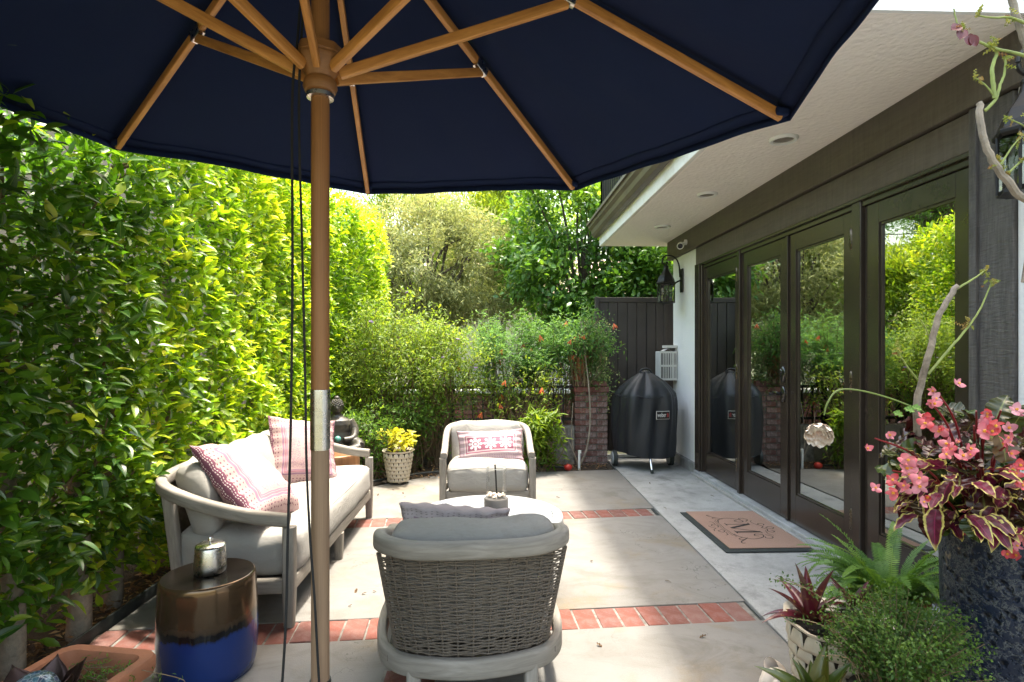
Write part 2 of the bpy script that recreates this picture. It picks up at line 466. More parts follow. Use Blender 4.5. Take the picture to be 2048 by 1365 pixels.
def glass_mat():
    t = NT('door_glass')
    gl = t.n('ShaderNodeBsdfGlossy'); t.lk(t.rng(t.noise(t.map(t.coord(), (1, 1, .5)), 5, 5, .7), .55, .8, .003, .05), gl.inputs['Roughness'])
    gl.inputs['Color'].default_value = (.93, .97, .95, 1)
    tr = t.n('ShaderNodeBsdfTransparent'); tr.inputs[0].default_value = (.72, .76, .74, 1)
    fr = t.n('ShaderNodeFresnel'); fr.inputs[0].default_value = 2.35
    w = t.noise(t.coord(), 2.2, 2); bp = t.n('ShaderNodeBump'); bp.inputs['Strength'].default_value = .012; bp.inputs['Distance'].default_value = .02
    t.lk(w, bp.inputs['Height']); t.lk(bp.outputs[0], gl.inputs['Normal'])
    mx = t.n('ShaderNodeMixShader'); t.lk(t.math('MULTIPLY', fr.outputs[0], 2.6, clamp=True), mx.inputs[0])
    t.lk(tr.outputs[0], mx.inputs[1]); t.lk(gl.outputs[0], mx.inputs[2]); t.lk(mx.outputs[0], t.out.inputs[0])
    return t.m
def clear_glass(name='clear_glass', tint=(.95, .97, .96), ior=1.5, k=1.0):
    t = NT(name)
    gl = t.n('ShaderNodeBsdfGlossy'); gl.inputs['Roughness'].default_value = .01
    tr = t.n('ShaderNodeBsdfTransparent'); tr.inputs[0].default_value = (*tint, 1)
    fr = t.n('ShaderNodeFresnel'); fr.inputs[0].default_value = ior
    mx = t.n('ShaderNodeMixShader'); t.lk(t.math('MULTIPLY', fr.outputs[0], k), mx.inputs[0])
    t.lk(tr.outputs[0], mx.inputs[1]); t.lk(gl.outputs[0], mx.inputs[2]); t.lk(mx.outputs[0], t.out.inputs[0])
    return t.m
M['glass'] = glass_mat(); M['clear'] = clear_glass()
M['seeded'] = clear_glass('seeded_glass', (.80, .84, .80), 1.7)

# ------------------------------------------------------------------ ground and patio
g = MB().add([(-250, -250, -.12), (250, -250, -.12), (250, 350, -.12), (-250, 350, -.12)], [(0, 1, 2, 3)])
tag(g.build('ground', M['ground'], smooth=False), kind='structure')
def soil_sheet(name, x0, x1, y0, y1, nx, ny, amp, seed):
    r = np.random.default_rng(seed); ph = r.uniform(0, 6, 8)
    def fn(u, w):
        x = x0 + (x1 - x0) * u; y = y0 + (y1 - y0) * w
        z = (-.01 if y > np.interp(x, [-3.2, -1.75, -1.12, -.55, 1.32], [5.2, 5.32, 5.38, 5.88, 6.05]) or name == 'soil_bed_left' else -.07) + amp * (math.sin(x * 9 + ph[0]) * math.sin(y * 7 + ph[1]) + .6 * math.sin(x * 23 + ph[2]) * math.sin(y * 19 + ph[3])) + amp * .5 * r.normal()
        return (x, y, z)
    return tag(MB().sheet(fn, nx, ny).build(name, M['soil']), kind='structure')
soil_sheet('soil_bed_left', -3.0, -1.74, .4, 5.3, 26, 90, .010, 1)
soil_sheet('soil_bed_back', -3.2, 1.30, 5.3, 9.5, 80, 70, .012, 2)

patio = empty('patio', kind='structure')
row1 = lambda x: 4.43 + .10 * x          # far edge of the far brick band
row2 = lambda x: 2.77 + .0656 * x        # far edge of the near brick band
BW = .195
E = lambda y: 1.2575 + .0106 * y         # edge along the walkway joint
LX = -1.755
def slab(poly, mat, name='concrete_slab', top=0.0):
    MB().prism(poly, -.11, top).build(name, mat, patio, smooth=False, bevel=.004)
gp = .004
slab([(LX, -.6), (E(-.6), -.6), (E(2.6), row2(1.28) - BW - gp), (LX, row2(LX) - BW - gp)], M['concrete'])
slab([(LX, row2(LX) + gp), (E(2.85), row2(1.285) + gp), (E(4.3), row1(1.30) - BW - gp), (LX, row1(LX) - BW - gp)], M['concrete'])
slab([(LX, row1(LX) + gp), (E(4.5), row1(1.305) + gp), (E(6.0), 6.03), (-.55, 5.86), (-1.12, 5.36), (LX, 5.3)], M['concrete'])
slab([(E(-.6) + .014, -.6), (2.16, -.6), (2.16, 2.05), (E(2.05) + .014, 2.05)], M['walk'], 'walkway_slab')
slab([(E(2.055) + .014, 2.056), (2.16, 2.056), (2.16, 6.95), (E(6.95) + .014, 6.95)], M['walk'], 'walkway_slab', -.004)
jn = MB().add([(E(-.6) - .01, -.6, -.022), (E(-.6) + .03, -.6, -.022), (E(6.9) + .03, 6.9, -.022), (E(6.9) - .01, 6.9, -.022)], [(0, 1, 2, 3)])
jn.build('joint_filler', M['rubber'], patio, smooth=False)
bm = MB().box(-.049, .049, -BW / 2, BW / 2, -.06, 0).mesh('brick', M['paver'], False)
for k, rowf in enumerate((row2, row1)):
    sl = (.0656, .10)[k]; ang = math.atan(sl)
    MB().prism([(LX, rowf(LX) - BW), (1.27, rowf(1.27) - BW), (1.275, rowf(1.275)), (LX, rowf(LX))], -.11, -.006).build('mortar_bed', M['mortar'], patio, smooth=False)
    x = LX + .05
    while x < 1.25:
        w = random.uniform(.97, 1.03)
        o = place('brick', bm, patio, (x, rowf(x) - BW / 2 + random.uniform(-.003, .003), random.uniform(-.004, .003)))
        o.rotation_euler = (random.uniform(-.012, .012), random.uniform(-.022, .022), ang + random.uniform(-.02, .02)); o.scale = (w, 1, 1)
        b = o.modifiers.new('bevel', 'BEVEL'); b.width = .004; b.segments = 2
        x += .1075
# a short brick edge running back under the near chair
MB().box(-.43, -.21, .3, 2.28, -.1, .0035).build('mortar_bed', M['mortar'], patio, smooth=False)
y = 2.22
while y > 1.2:
    o = place('brick', bm, patio, (-.32, y, .0075)); o.rotation_euler = (0, 0, PI / 2 + random.uniform(-.01, .01)); y -= .1075

# black drip edging between bed and concrete
ed = empty('bed_edging', label='black plastic edging strip between hedge bed and concrete', cat='edging')
MB().sweep(spline([(-1.765, .4, .012), (-1.77, 2.4, .014), (-1.775, 3.4, .012), (-1.77, 5.25, .012)], 8), rrect(.012, .075, .004)).build('edging_strip', M['rubber'], ed)
hose = MB().tube(spline([(-1.62, 5.28, .03), (-1.2, 5.34, .045), (-.95, 5.62, .03), (-.62, 5.78, .04), (-.2, 5.9, .035), (.35, 5.97, .04), (.8, 6.05, .03)], 8), .011, 8)
tag(hose.build('drip_hose', M['rubber']), 'black drip hose lying along the back flower bed edge', 'hose')

# ------------------------------------------------------------------ house
house = empty('house', (2.12, 4.5, 0), label='house with brown French doors, white stucco wall and overhanging eave', cat='house')
HM = Vector((2.12, 4.5, 0))
def hp(mb, name, mat, parent=house, **kw):
    s0 = mb; s0.xf(lambda p: p - np.array(HM)) if parent is house else None
    return s0.build(name, mat, parent, **kw)
WX = 2.12
hp(MB().box(WX, 2.32, 5.80, 6.62, -.1, 2.36), 'wall', M['stucco'], smooth=False, bevel=.012)
hp(MB().box(WX - .006, 2.32, -1.2, 2.225, -.1, 2.36), 'wall', M['stucco'], smooth=False, bevel=.012)
hp(MB().box(WX - .03, 2.34, 5.79, 6.63, -.1, .10), 'wall_base', M['walk'], smooth=False, bevel=.01)
hp(MB().box(WX - .02, 2.32, 2.225, 2.42, .0, 2.33), 'siding_board', M['sawn'], smooth=False, bevel=.006)
hp(MB().box(WX - .034, WX - .018, 2.388, 2.425, .0, 2.33), 'siding_batten', M['sawn'], smooth=False, bevel=.003)
# beam in two members over the doors
hp(MB().box(WX - .045, 2.32, 1.9, 6.70, 2.335, 2.552), 'beam', M['rough_brown'], smooth=False, bevel=.006)
hp(MB().box(WX - .02, 2.32, 2.425, 5.815, 2.155, 2.328), 'header_board', M['rough_brown'], smooth=False, bevel=.006)
# soffit slab and fascia
hp(MB().box(1.35, 2.5, 2.09, 6.94, 2.55, 2.69), 'soffit', M['soffit'], smooth=False, bevel=.01)
hp(MB().box(1.345, 2.5, 2.07, 2.088, 2.545, 4.9), 'upper_wall', M['stucco'], smooth=False)
hp(MB().box(1.315, 1.349, 2.09, 6.96, 2.55, 2.70), 'fascia', M['roof_white'], smooth=False, bevel=.005)
hp(MB().box(1.30, 1.349, 2.09, 6.985, 2.70, 2.80), 'fascia_cap', M['roof_white'], smooth=False, bevel=.004)
# gutter: moulded profile
sec = [(0, -.07), (.05, -.065), (.075, -.035), (.085, .01), (.115, .035), (.12, .07), (.108, .07), (.10, .045), (0, .045)]
hp(MB().sweep([(1.30, 2.05, 2.73), (1.30, 7.0, 2.73)], [(-a, b) for a, b in sec][::-1]), 'gutter', M['gutter'], smooth=False)
hp(MB().box(1.16, 1.34, 2.05, 7.0, 2.803, 2.83), 'drip_edge', M['gutter'], smooth=False)
# balcony deck, railing, upper storey and an added eave
hp(MB().box(1.25, 2.6, 2.1, 6.95, 2.832, 2.94), 'balcony_deck', M['gutter'], smooth=False)
for a, b in (((1.33, 2.2), (1.33, 6.9)), ((1.33, 6.9), (2.5, 6.9))):
    for z in (3.02, 3.93):
        hp(MB().sweep([(a[0], a[1], z), (b[0], b[1], z)], rrect(.045, .035, .006)), 'rail', M['black_metal'])
    n = int(math.dist(a, b) / .105)
    for k in range(n + 1):
        x = a[0] + (b[0] - a[0]) * k / n; y = a[1] + (b[1] - a[1]) * k / n
        if a[1] < 3 and y < 5.4: continue
        hp(MB().box(x - .009, x + .009, y - .009, y + .009, 2.94, 3.93), 'baluster', M['black_metal'], smooth=False)
hp(MB().box(2.2, 2.5, 2.1, 6.95, 2.95, 5.2), 'upper_wall', M['stucco'], smooth=False)
hp(MB().box(1.75, 5.5, 1.9, 7.4, 5.2, 5.36), 'added_eave', M['gutter'], smooth=False)  # unseen eave added for its shade, set back over the balcony
# recessed lights
RECESS_SHADE = simple('recess_shade_beige', (.22, .20, .17), .25, .1)  # dark disc colour stands in for the shaded hollow of each fitting
for y in (3.36, 4.58, 5.80):
    mb = MB(); mb.lathe([(.058, -.003), (.060, -.014), (.074, -.016), (.082, -.006), (.083, .001)], 28, (1.748, y, 2.548), False, False)
    r = hp(mb, 'recessed_light', M['white_plastic'])
    mb = MB(); mb.lathe([(.0585, -.005), (.045, -.0045), (.02, -.004)], 28, (1.748, y, 2.548), False, True)
    mb.xf(lambda p: p - np.array(HM)); mb.build('recess_disc', RECESS_SHADE, r)
# sill / threshold
hp(MB().box(WX - .05, 2.3, 2.425, 5.80, -.1, .045), 'threshold', M['alu'], smooth=False, bevel=.006)
hp(MB().box(WX - .075, WX - .05, 2.42, 5.80, -.1, .022), 'threshold_nose', M['walk'], smooth=False, bevel=.008)
# door frame jambs / mullions
FX0, FX1 = WX - .012, 2.24
for y0, y1 in ((5.68, 5.80), (4.80, 4.845), (3.195, 3.275), (2.425, 2.447)):
    hp(MB().box(FX0, FX1, y0, y1, .045, 2.155), 'door_jamb', M['brown'], smooth=False, bevel=.006)
hp(MB().box(FX0 - .018, FX0, 5.70, 5.82, .0, 2.155), 'door_casing', M['brown'], smooth=False, bevel=.004)
hp(MB().box(FX0 + .01, FX1, 2.447, 5.68, 2.10, 2.154), 'door_head', M['brown'], smooth=False, bevel=.004)
hp(MB().box(FX0 - .01, FX0 + .012, 2.43, 5.69, 2.132, 2.156), 'door_stop', M['brown'], smooth=False, bevel=.004)

DX = WX + .012
def leaf_door(y0, y1, hinge=None, handle=False, sl=.105, sr=.105, bot=.21, inset=0.0):
    """a glazed leaf from y0 to y1; stiles, rails with a stepped bead, one pane"""
    z0, z1 = .05, 2.098; x0 = DX + inset; x1 = x0 + .045
    gy0, gy1, gz0, gz1 = y0 + sl, y1 - sr, z0 + bot, z1 - .115
    mb = MB()
    mb.box(x0, x1, y0, gy0, z0, z1); mb.box(x0, x1, gy1, y1, z0, z1)
    mb.box(x0, x1, gy0, gy1, z0, gz0); mb.box(x0, x1, gy0, gy1, gz1, z1)
    d = hp(mb, 'door', M['brown'], smooth=False, bevel=.002)
    bd = MB(); bw = .013
    a = np.array(HM)
    for (ya, yb, za, zb) in ((gy0, gy0 + bw, gz0, gz1), (gy1 - bw, gy1, gz0, gz1), (gy0 + bw, gy1 - bw, gz0, gz0 + bw), (gy0 + bw, gy1 - bw, gz1 - bw, gz1)):
        bd.box(x0 + .008, x1 - .006, ya, yb, za, zb)
    bd.xf(lambda p: p - a).build('glazing_bead', M['brown'] if not handle else M['brown'], d, smooth=False)
    gb = MB().box(x0 + .018, x0 + .024, gy0 + .002, gy1 - .002, gz0 + .002, gz1 - .002)
    gb.xf(lambda p: p - a).build('pane', M['glass'], d, smooth=False)
    if hinge:
        yh = y1 if hinge == 'far' else y0
        for z in (.28, 1.09, 1.93):
            mb = MB().lathe([(.011, -.06), (.014, -.055), (.014, -.02), (.012, -.019), (.012, -.016), (.014, -.015), (.014, .015), (.012, .016), (.012, .019), (.014, .02), (.014, .055), (.008, .064)], 12, (x0 - .016, yh, z))
            mb.box(x0 - .006, x0 - .001, yh - .022, yh + .022, z - .05, z + .05)
            mb.xf(lambda p: p - a).build('hinge', M['bronze'], d)
    if handle:
        yy = y0 + .055
        mb = MB(); mb.ellipsoid((x0 - .006, yy, 1.10), (.018, .034, .062), 20, 12); mb.ellipsoid((x0 - .022, yy, 1.12), (.012, .02, .022), 14, 8); mb.box(x0 - .034, x0 - .02, yy - .004, yy + .004, 1.10, 1.135)
        mb.xf(lambda p: p - a).build('deadbolt', M['black_gloss'], d)
        mb = MB(); mb.ellipsoid((x0 - .006, yy, .955), (.016, .03, .06), 20, 12)
        mb.tube([(x0 - .0, yy, .96), (x0 - .055, yy, .96)], .011, 10)
        mb.tube(spline([(x0 - .052, yy - .004, .96), (x0 - .056, yy + .03, .966), (x0 - .055, yy + .075, .957), (x0 - .05, yy + .11, .948), (x0 - .046, yy + .125, .955)], 6), [.011] * 12 + [.010] * 6 + [.009] * 4 + [.006] * 3, 10)
        mb.xf(lambda p: p - a).build('door_handle', M['black_gloss'], d)
    return d
leaf_door(4.848, 5.678, hinge='near', sl=.085, sr=.085)
leaf_door(4.037, 4.798, hinge=None, handle=True, sl=.11, sr=.10)
leaf_door(3.278, 4.033, hinge='near', sl=.105, sr=.10)
leaf_door(2.45, 3.192, hinge=None, sl=.10, sr=.12)
hp(MB().box(DX - .014, DX - .001, 4.02, 4.05, .05, 2.098), 'astragal', M['brown'], smooth=False, bevel=.003)
# dim room behind the glass
rm = MB(); rm.box(2.35, 6.0, 1.5, 6.6, -.1, .03)
hp(rm, 'room_floor', M['room_floor'], smooth=False)
rm = MB(); rm.box(6.0, 6.1, 1.5, 6.6, 0, 2.6); rm.box(2.33, 6.1, 6.6, 6.7, 0, 2.6); rm.box(2.33, 6.1, 1.4, 1.5, 0, 2.6)
hp(rm, 'room_wall', M['room'], smooth=False)
hp(MB().box(2.33, 6.1, 1.4, 6.7, 2.56, 2.66), 'room_ceiling', M['room'], smooth=False)
cu = MB().sheet(lambda u, w: (2.42 + .025 * math.sin(u * 34), 5.0 + u * .55, .06 + 2.1 * w), 60, 2)
hp(cu, 'curtain', simple('pale_curtain', (.34, .33, .31), .9, .1, 4))
# small sofa and cabinet shapes inside the room
cb = MB().box(4.6, 5.9, 2.1, 3.6, .03, .8); cb.box(4.7, 5.9, 2.15, 3.55, .8, 1.1)
hp(cb, 'room_cabinet', M['room_floor'], smooth=False, bevel=.02)

# wall heater / air box on the white wall
ac = empty('wall_air_unit', (2.12, 6.45, .93), label='small white louvred air conditioner box on the white wall beside the gate', cat='air unit')
mb = MB()
mb.box(-.20, -.004, .012, .20, 0, .33); mb.build('casing', simple('air_unit_paint', (.52, .53, .53), .5, .12, 5, dirt=(.3, .27, .2)), ac, smooth=False, bevel=.005)
MB().box(-.185, -.012, .004, .0115, .012, .318).build('grille_backing', M['black_metal'], ac, smooth=False)
gm = simple('grille_paint', (.52, .51, .48), .5, .1, 6)
for z in (.0, .155, .31):
    MB().box(-.2, -.004, -.004, .004, z, z + .022).build('grille_rail', gm, ac, smooth=False)
for x in (-.2, -.172, -.150, -.129, -.108, -.086, -.064, -.035, -.018):
    MB().box(x, x + (.014 if x > -.09 and x < -.05 else .010) + (.008 if x == -.064 else 0), -.0035, .0035, .022, .31).build('grille_slat', gm, ac, smooth=False)
MB().box(-.12, .0, .0, .2, .37, .40).box(-.02, .0, .02, .18, .33, .37).build('cover_plate', gm, ac, smooth=False, bevel=.003)
MB().sheet(lambda u, w: (-.15 + .13 * u, .02 + .15 * w, .333 + .03 * math.sin(u * PI)), 6, 2).build('hood', gm, ac)

# security camera on the beam
sc = empty('security_camera', (2.075, 6.02, 2.40), label='small white round security camera mounted on the brown beam end', cat='camera')
MB().tube([(0, 0, .03), (-.02, 0, .03)], .03, 16).tube([(-.015, 0, .03), (-.06, -.02, .0)], .014, 10).build('mount', M['white_plastic'], sc)
d = nrm((-.35, -.85, -.25)); c0 = V3(-.075, -.03, -.012)
MB().tube([c0 - d * .05, c0 - d * .045, c0 + d * .045, c0 + d * .05], [.03, .036, .036, .033], 20).build('housing', M['white_plastic'], sc)
MB().tube([c0 + d * .049, c0 + d * .052], [.028, .026], 20).build('lens', simple('black_lens', (.005, .005, .006), .1, .1), sc)

# ------------------------------------------------------------------ wall lanterns
def lantern(loc, label):
    t = empty('wall_lantern', loc, label=label, cat='lantern', group='lanterns flanking the French doors')
    k = M['black_metal']; w = .082
    # six-sided cage
    def ring(r, z, n=6): return [(r * math.cos(2 * PI * (i + .5) / n), r * math.sin(2 * PI * (i + .5) / n), z) for i in range(n)]
    MB().lathe([(.098, .0), (.098, .014), (.09, .02), (.02, .02)], 6, (0, 0, 0)).build('bottom_ring', k, t, smooth=False)
    for p in ring(.093, 0):
        MB().tube([(p[0], p[1], .0), (p[0], p[1], .215)], .0055, 6).build('cage_bar', k, t)
    for i in range(6):
        a = ring(.091, .018); b = a[(i + 1) % 6]; a = a[i]
        MB().add([a, b, (b[0], b[1], .212), (a[0], a[1], .212)], [(0, 1, 2, 3)]).build('glass_pane', M['seeded'], t, smooth=False)
    MB().lathe([(.10, .205), (.112, .215), (.114, .228), (.10, .235), (.094, .26), (.074, .305), (.052, .335), (.035, .365), (.027, .395), (.03, .40), (.03, .412), (.02, .418)], 6, (0, 0, 0), False, True).build('roof_cap', k, t, smooth=False, bevel=.003)
    # hook from the cap over to the back plate
    hk = spline([(.02, 0, .455), (.026, 0, .478), (.012, 0, .487), (-.008, 0, .478), (-.02, 0, .450), (.0, 0, .428), (.0, 0, .428)], 5)
    path = spline([(-.004, 0, .455), (.018, 0, .452), (.014, 0, .438), (-.012, 0, .430), (-.042, 0, .452), (-.040, 0, .495), (.0, 0, .53), (.06, 0, .528), (.115, 0, .49), (.145, 0, .42), (.152, 0, .34), (.155, 0, .29)], 6)
    MB().tube(path, .0085, 8).build('hook', k, t)
    MB().tube([(0, 0, .415), (0, 0, .432)], .009, 8).build('hook_stem', k, t)
    MB().box(.165, .186, -.045, .045, .12, .385).build('back_plate', k, t, smooth=False, bevel=.012)
    MB().tube([(.10, 0, .225), (.17, 0, .26)], .009, 8).build('stay', k, t)
    for i in range(3):
        a = 2 * PI * i / 3 + .4; x, y = .032 * math.cos(a), .032 * math.sin(a)
        MB().lathe([(.010, .02), (.010, .09)], 10, (x, y, 0)).build('candle_sleeve', k, t)
        MB().lathe([(.009, .09), (.014, .11), (.012, .135), (.003, .165)], 10, (x, y, 0)).build('bulb', M['clear'], t)
    return t
lantern((1.935, 6.28, 1.80), 'black six-sided wall lantern beside the gate and the camera')
lantern((1.95, 2.0, 1.85), 'black wall lantern at the right edge of the picture above the begonias')

# ------------------------------------------------------------------ gate of vertical boards
gate = empty('board_gate', (1.80, 6.93, 0), label='dark brown vertical board gate behind the covered grill', cat='gate')
x = -.50
while x < .48:
    w = .118
    MB().box(x, x + w - .006, -.012, .012, .04, 1.86).build('board', M['gate'], gate, smooth=False, bevel=.004); x += w
MB().box(-.52, .52, -.022, .03, 1.862, 1.92).build('top_rail', M['gate'], gate, smooth=False, bevel=.004)
MB().box(-.545, -.505, -.04, .04, -.1, 1.925).build('gate_post', M['gate'], gate, smooth=False, bevel=.004)
MB().box(.30, .34, -.03, .03, -.1, 1.87).build('gate_post', M['gate'], gate, smooth=False, bevel=.004)
MB().box(-.5, .5, .0125, .0135, .04, 1.86).build('gap_sheet', M['gate'], gate, smooth=False)  # thin sheet added to stop light showing between the boards
MB().box(-.5, .5, .014, .04, .3, .4).box(-.5, .5, .014, .04, 1.4, 1.5).build('brace', M['gate'], gate, smooth=False)

# ------------------------------------------------------------------ brick pillars, block wall, iron railing
def pillar(loc, wx, wy, h, label, name='brick_pillar'):
    t = empty(name, loc, label=label, cat='pillar', group='brick pillars of the back railing')
    MB().box(-wx / 2 + .008, wx / 2 - .008, -wy / 2 + .008, wy / 2 - .008, -.1, h - .07).build('mortar_core', M['dark_mortar'], t, smooth=False)
    bl = wx * 2 / 3 - .006; bs = wx / 3 - .006; bh = .057
    ml = MB().box(-bl / 2, bl / 2, -.05, .05, 0, bh).mesh('brick', M['pillar_brick'], False)
    ms = MB().box(-bs / 2, bs / 2, -.05, .05, 0, bh).mesh('brick', M['pillar_brick'], False)
    mside = MB().box(-.05, .05, -wy / 2 + .012, wy / 2 - .1, 0, bh).mesh('brick', M['pillar_brick'], False)
    z = -.06; k = 0
    while z < h - .13:
        s = 1 if k % 2 else -1
        for me, x in ((ml, -s * (wx / 2 - bl / 2)), (ms, s * (wx / 2 - bs / 2))):
            o = place('brick', me, t, (x, -wy / 2 + .05 + random.uniform(-.004, .003), z))
            b = o.modifiers.new('bevel', 'BEVEL'); b.width = .004; b.segments = 1
        for sx in (-1, 1):
            o = place('brick', mside, t, (sx * (wx / 2 - .0495), .1, z))
        z += .069; k += 1
    # corbelled cap courses
    capm = MB().box(-.095, .095, -.05, .05, 0, .06).mesh('brick', M['paver'], False)
    for lay, (ov, zz) in enumerate(((.025, h - .13), (.0, h - .064))):
        for sx in (-1, 1):
            for yy in np.arange(-wy / 2 - ov + .05, wy / 2 + ov, .104):
                o = place('brick', capm, t, (sx * .101 * (wx / .40 + (ov * 2)), yy, zz)); o.scale = ((wx / 2 + ov) / .2, 1, 1)
                b = o.modifiers.new('bevel', 'BEVEL'); b.width = .004; b.segments = 1
    return t
pillar((1.115, 6.58, 0), .37, .37, .93, 'tall brick pillar beside the board gate with a clay pot on top')
pillar((-.62, 6.72, 0), .32, .32, .86, 'brick pillar half hidden in shrubs behind the pale armchair')

bw = empty('block_wall', (0, 6.42, 0), label='low grey concrete block retaining wall behind the back flower bed', cat='wall')
blk = MB().box(-.196, .196, -.07, .07, 0, .196).mesh('block', M['block'], False)
for r in range(2):
    for k in range(11):
        x = -3.2 + k * .405 + (.2 if r % 2 else 0)
        if x > .85: continue
        o = place('block', blk, bw, (x, random.uniform(-.004, .004), .02 + r * .205))
        b = o.modifiers.new('bevel', 'BEVEL'); b.width = .006; b.segments = 1
MB().box(-3.4, .92, -.055, .055, -.1, .42).build('mortar_core', M['mortar'], bw, smooth=False)
rl = empty('iron_railing', (0, 6.5, 0), label='black iron railing on the block wall half buried in shrubs', cat='railing')
for z in (.47, .84): MB().box(-3.2, .93, -.016, .016, z, z + .03).build('rail', M['black_metal'], rl, smooth=False)
x = -3.1
while x < .92:
    MB().box(x - .008, x + .008, -.008, .008, .43, .845).build('picket', M['black_metal'], rl, smooth=False); x += .115
for x in (-.445, .0 + .44): MB().box(x - .018, x + .018, -.02, .02, .0, .88).build('post', M['black_metal'], rl, smooth=False)

# low neighbour wall and neighbour house beyond
nw = empty('neighbour_brick_wall', (-.8, 8.6, 0), label='low red brick wall with pale coping behind the iron railing', cat='wall')
nb = MB().box(-.1, .1, -.05, .05, 0, .058).mesh('brick', M['paver'], False)
MB().box(-2.8, 2.6, -.03, .045, -.1, .62).build('mortar_core', M['mortar'], nw, smooth=False)
for r in range(8):
    for k in range(25):
        place('brick', nb, nw, (-2.7 + k * .211 + (.1 if r % 2 else 0), 0, .03 + r * .072))
MB().box(-2.85, 2.65, -.09, .09, .622, .68).build('coping', M['roof_white'], nw, smooth=False, bevel=.01)
sw = MB().box(-3.15, -3.0, .2, 3.6, -.1, 1.12)
tag(sw.build('salmon_wall', M['salmon'], smooth=False), 'salmon painted garden wall glimpsed through the ficus hedge', 'wall')
tag(MB().box(-3.6, -3.42, -1.0, 8.2, -.1, 3.7).build('light_block_wall', simple('side_wall_paint', (.11, .10, .085), .9, .2, 3), smooth=False), 'added dark wall behind the ficus hedge blocking skylight', 'wall')  # unseen wall added to block skylight and bright gaps behind the hedge
nh = empty('neighbour_house', (3.5, 19, 0), label='neighbouring house with pale wall and pink tiled roof beyond the dark tree', cat='house')
MB().box(-5.5, 5, 0, 6, -.1, 3.1).build('wall', simple('neighbour_wall', (.66, .60, .58), .9, .08, 2), nh, smooth=False)
tile = simple('pink_tile', (.50, .33, .28), .85, .25, 6)
def roofrow(u0, z0):
    return MB().sheet(lambda u, w: (-6 + 11.5 * u, -.6 + u0 + .42 * w, z0 + .22 * w + .03 * abs(math.sin(u * 60 * PI / 2)) - .02 * w), 60, 2)
for k in range(9):
    roofrow(k * .38, 2.95 + k * .2).build('tile_course', tile, nh)
for x in (-3.5, -1.2, 2):
    w = MB().box(x - .5, x + .5, -.03, .05, 1.0, 2.2).build('window', M['white_plastic'], nh, smooth=False)
    MB().box(x - .44, x + .44, -.045, -.031, 1.06, 2.14).build('pane', M['glass'], w, smooth=False)
# ------------------------------------------------------------------ umbrella
M['teak'] = wood('teak', (.34, .135, .034), (.68, .32, .09), .45, (7, 55, 1))
M['teak_pole'] = wood('teak_pole', (.15, .062, .020), (.38, .17, .056), .5, (5, 45, 1))
M['teak_old'] = wood('weathered_teak_pole', (.16, .10, .06), (.31, .20, .125), .65, (5, 45, 1))
def navy():
    t = NT('navy_canvas'); co = t.coord()
    w = t.n('ShaderNodeTexWave'); w.inputs['Scale'].default_value = 320; t.lk(co, w.inputs['Vector'])
    n = t.noise(co, 2.5, 4)
    c = t.mix(t.rng(n, .3, .7, 0, .5), (.014, .029, .105), (.020, .039, .13))
    t.set(Base_Color=c, Roughness=.85); t.b.inputs['Specular IOR Level'].default_value = .2
    t.bump(t.math('ADD', t.math('MULTIPLY', w.outputs[1], .15), t.noise(t.map(co, (1, 1, 2.5)), 7, 4, .55)), .8, .022)
    return t.m
M['navy'] = navy()
UC = np.array([-.475, 1.587]); A0 = 2.4792159; UR = 1.3995
um = empty('patio_umbrella', (UC[0], UC[1], 0), label='large navy blue market umbrella with teak pole, ribs and struts', cat='umbrella')
def rim(i):
    a = A0 - math.radians(45) * i
    x, y = UR * math.cos(a), UR * math.sin(a)
    return V3(x, y, 2.069 - .0445 * x + .0155 * y)
APEX = V3(0, 0, 2.64)
TIPS = [rim(i) for i in range(8)]
TIPS[4] = TIPS[4] + V3(.07, .03, 0)
r_ = np.random.default_rng(5)
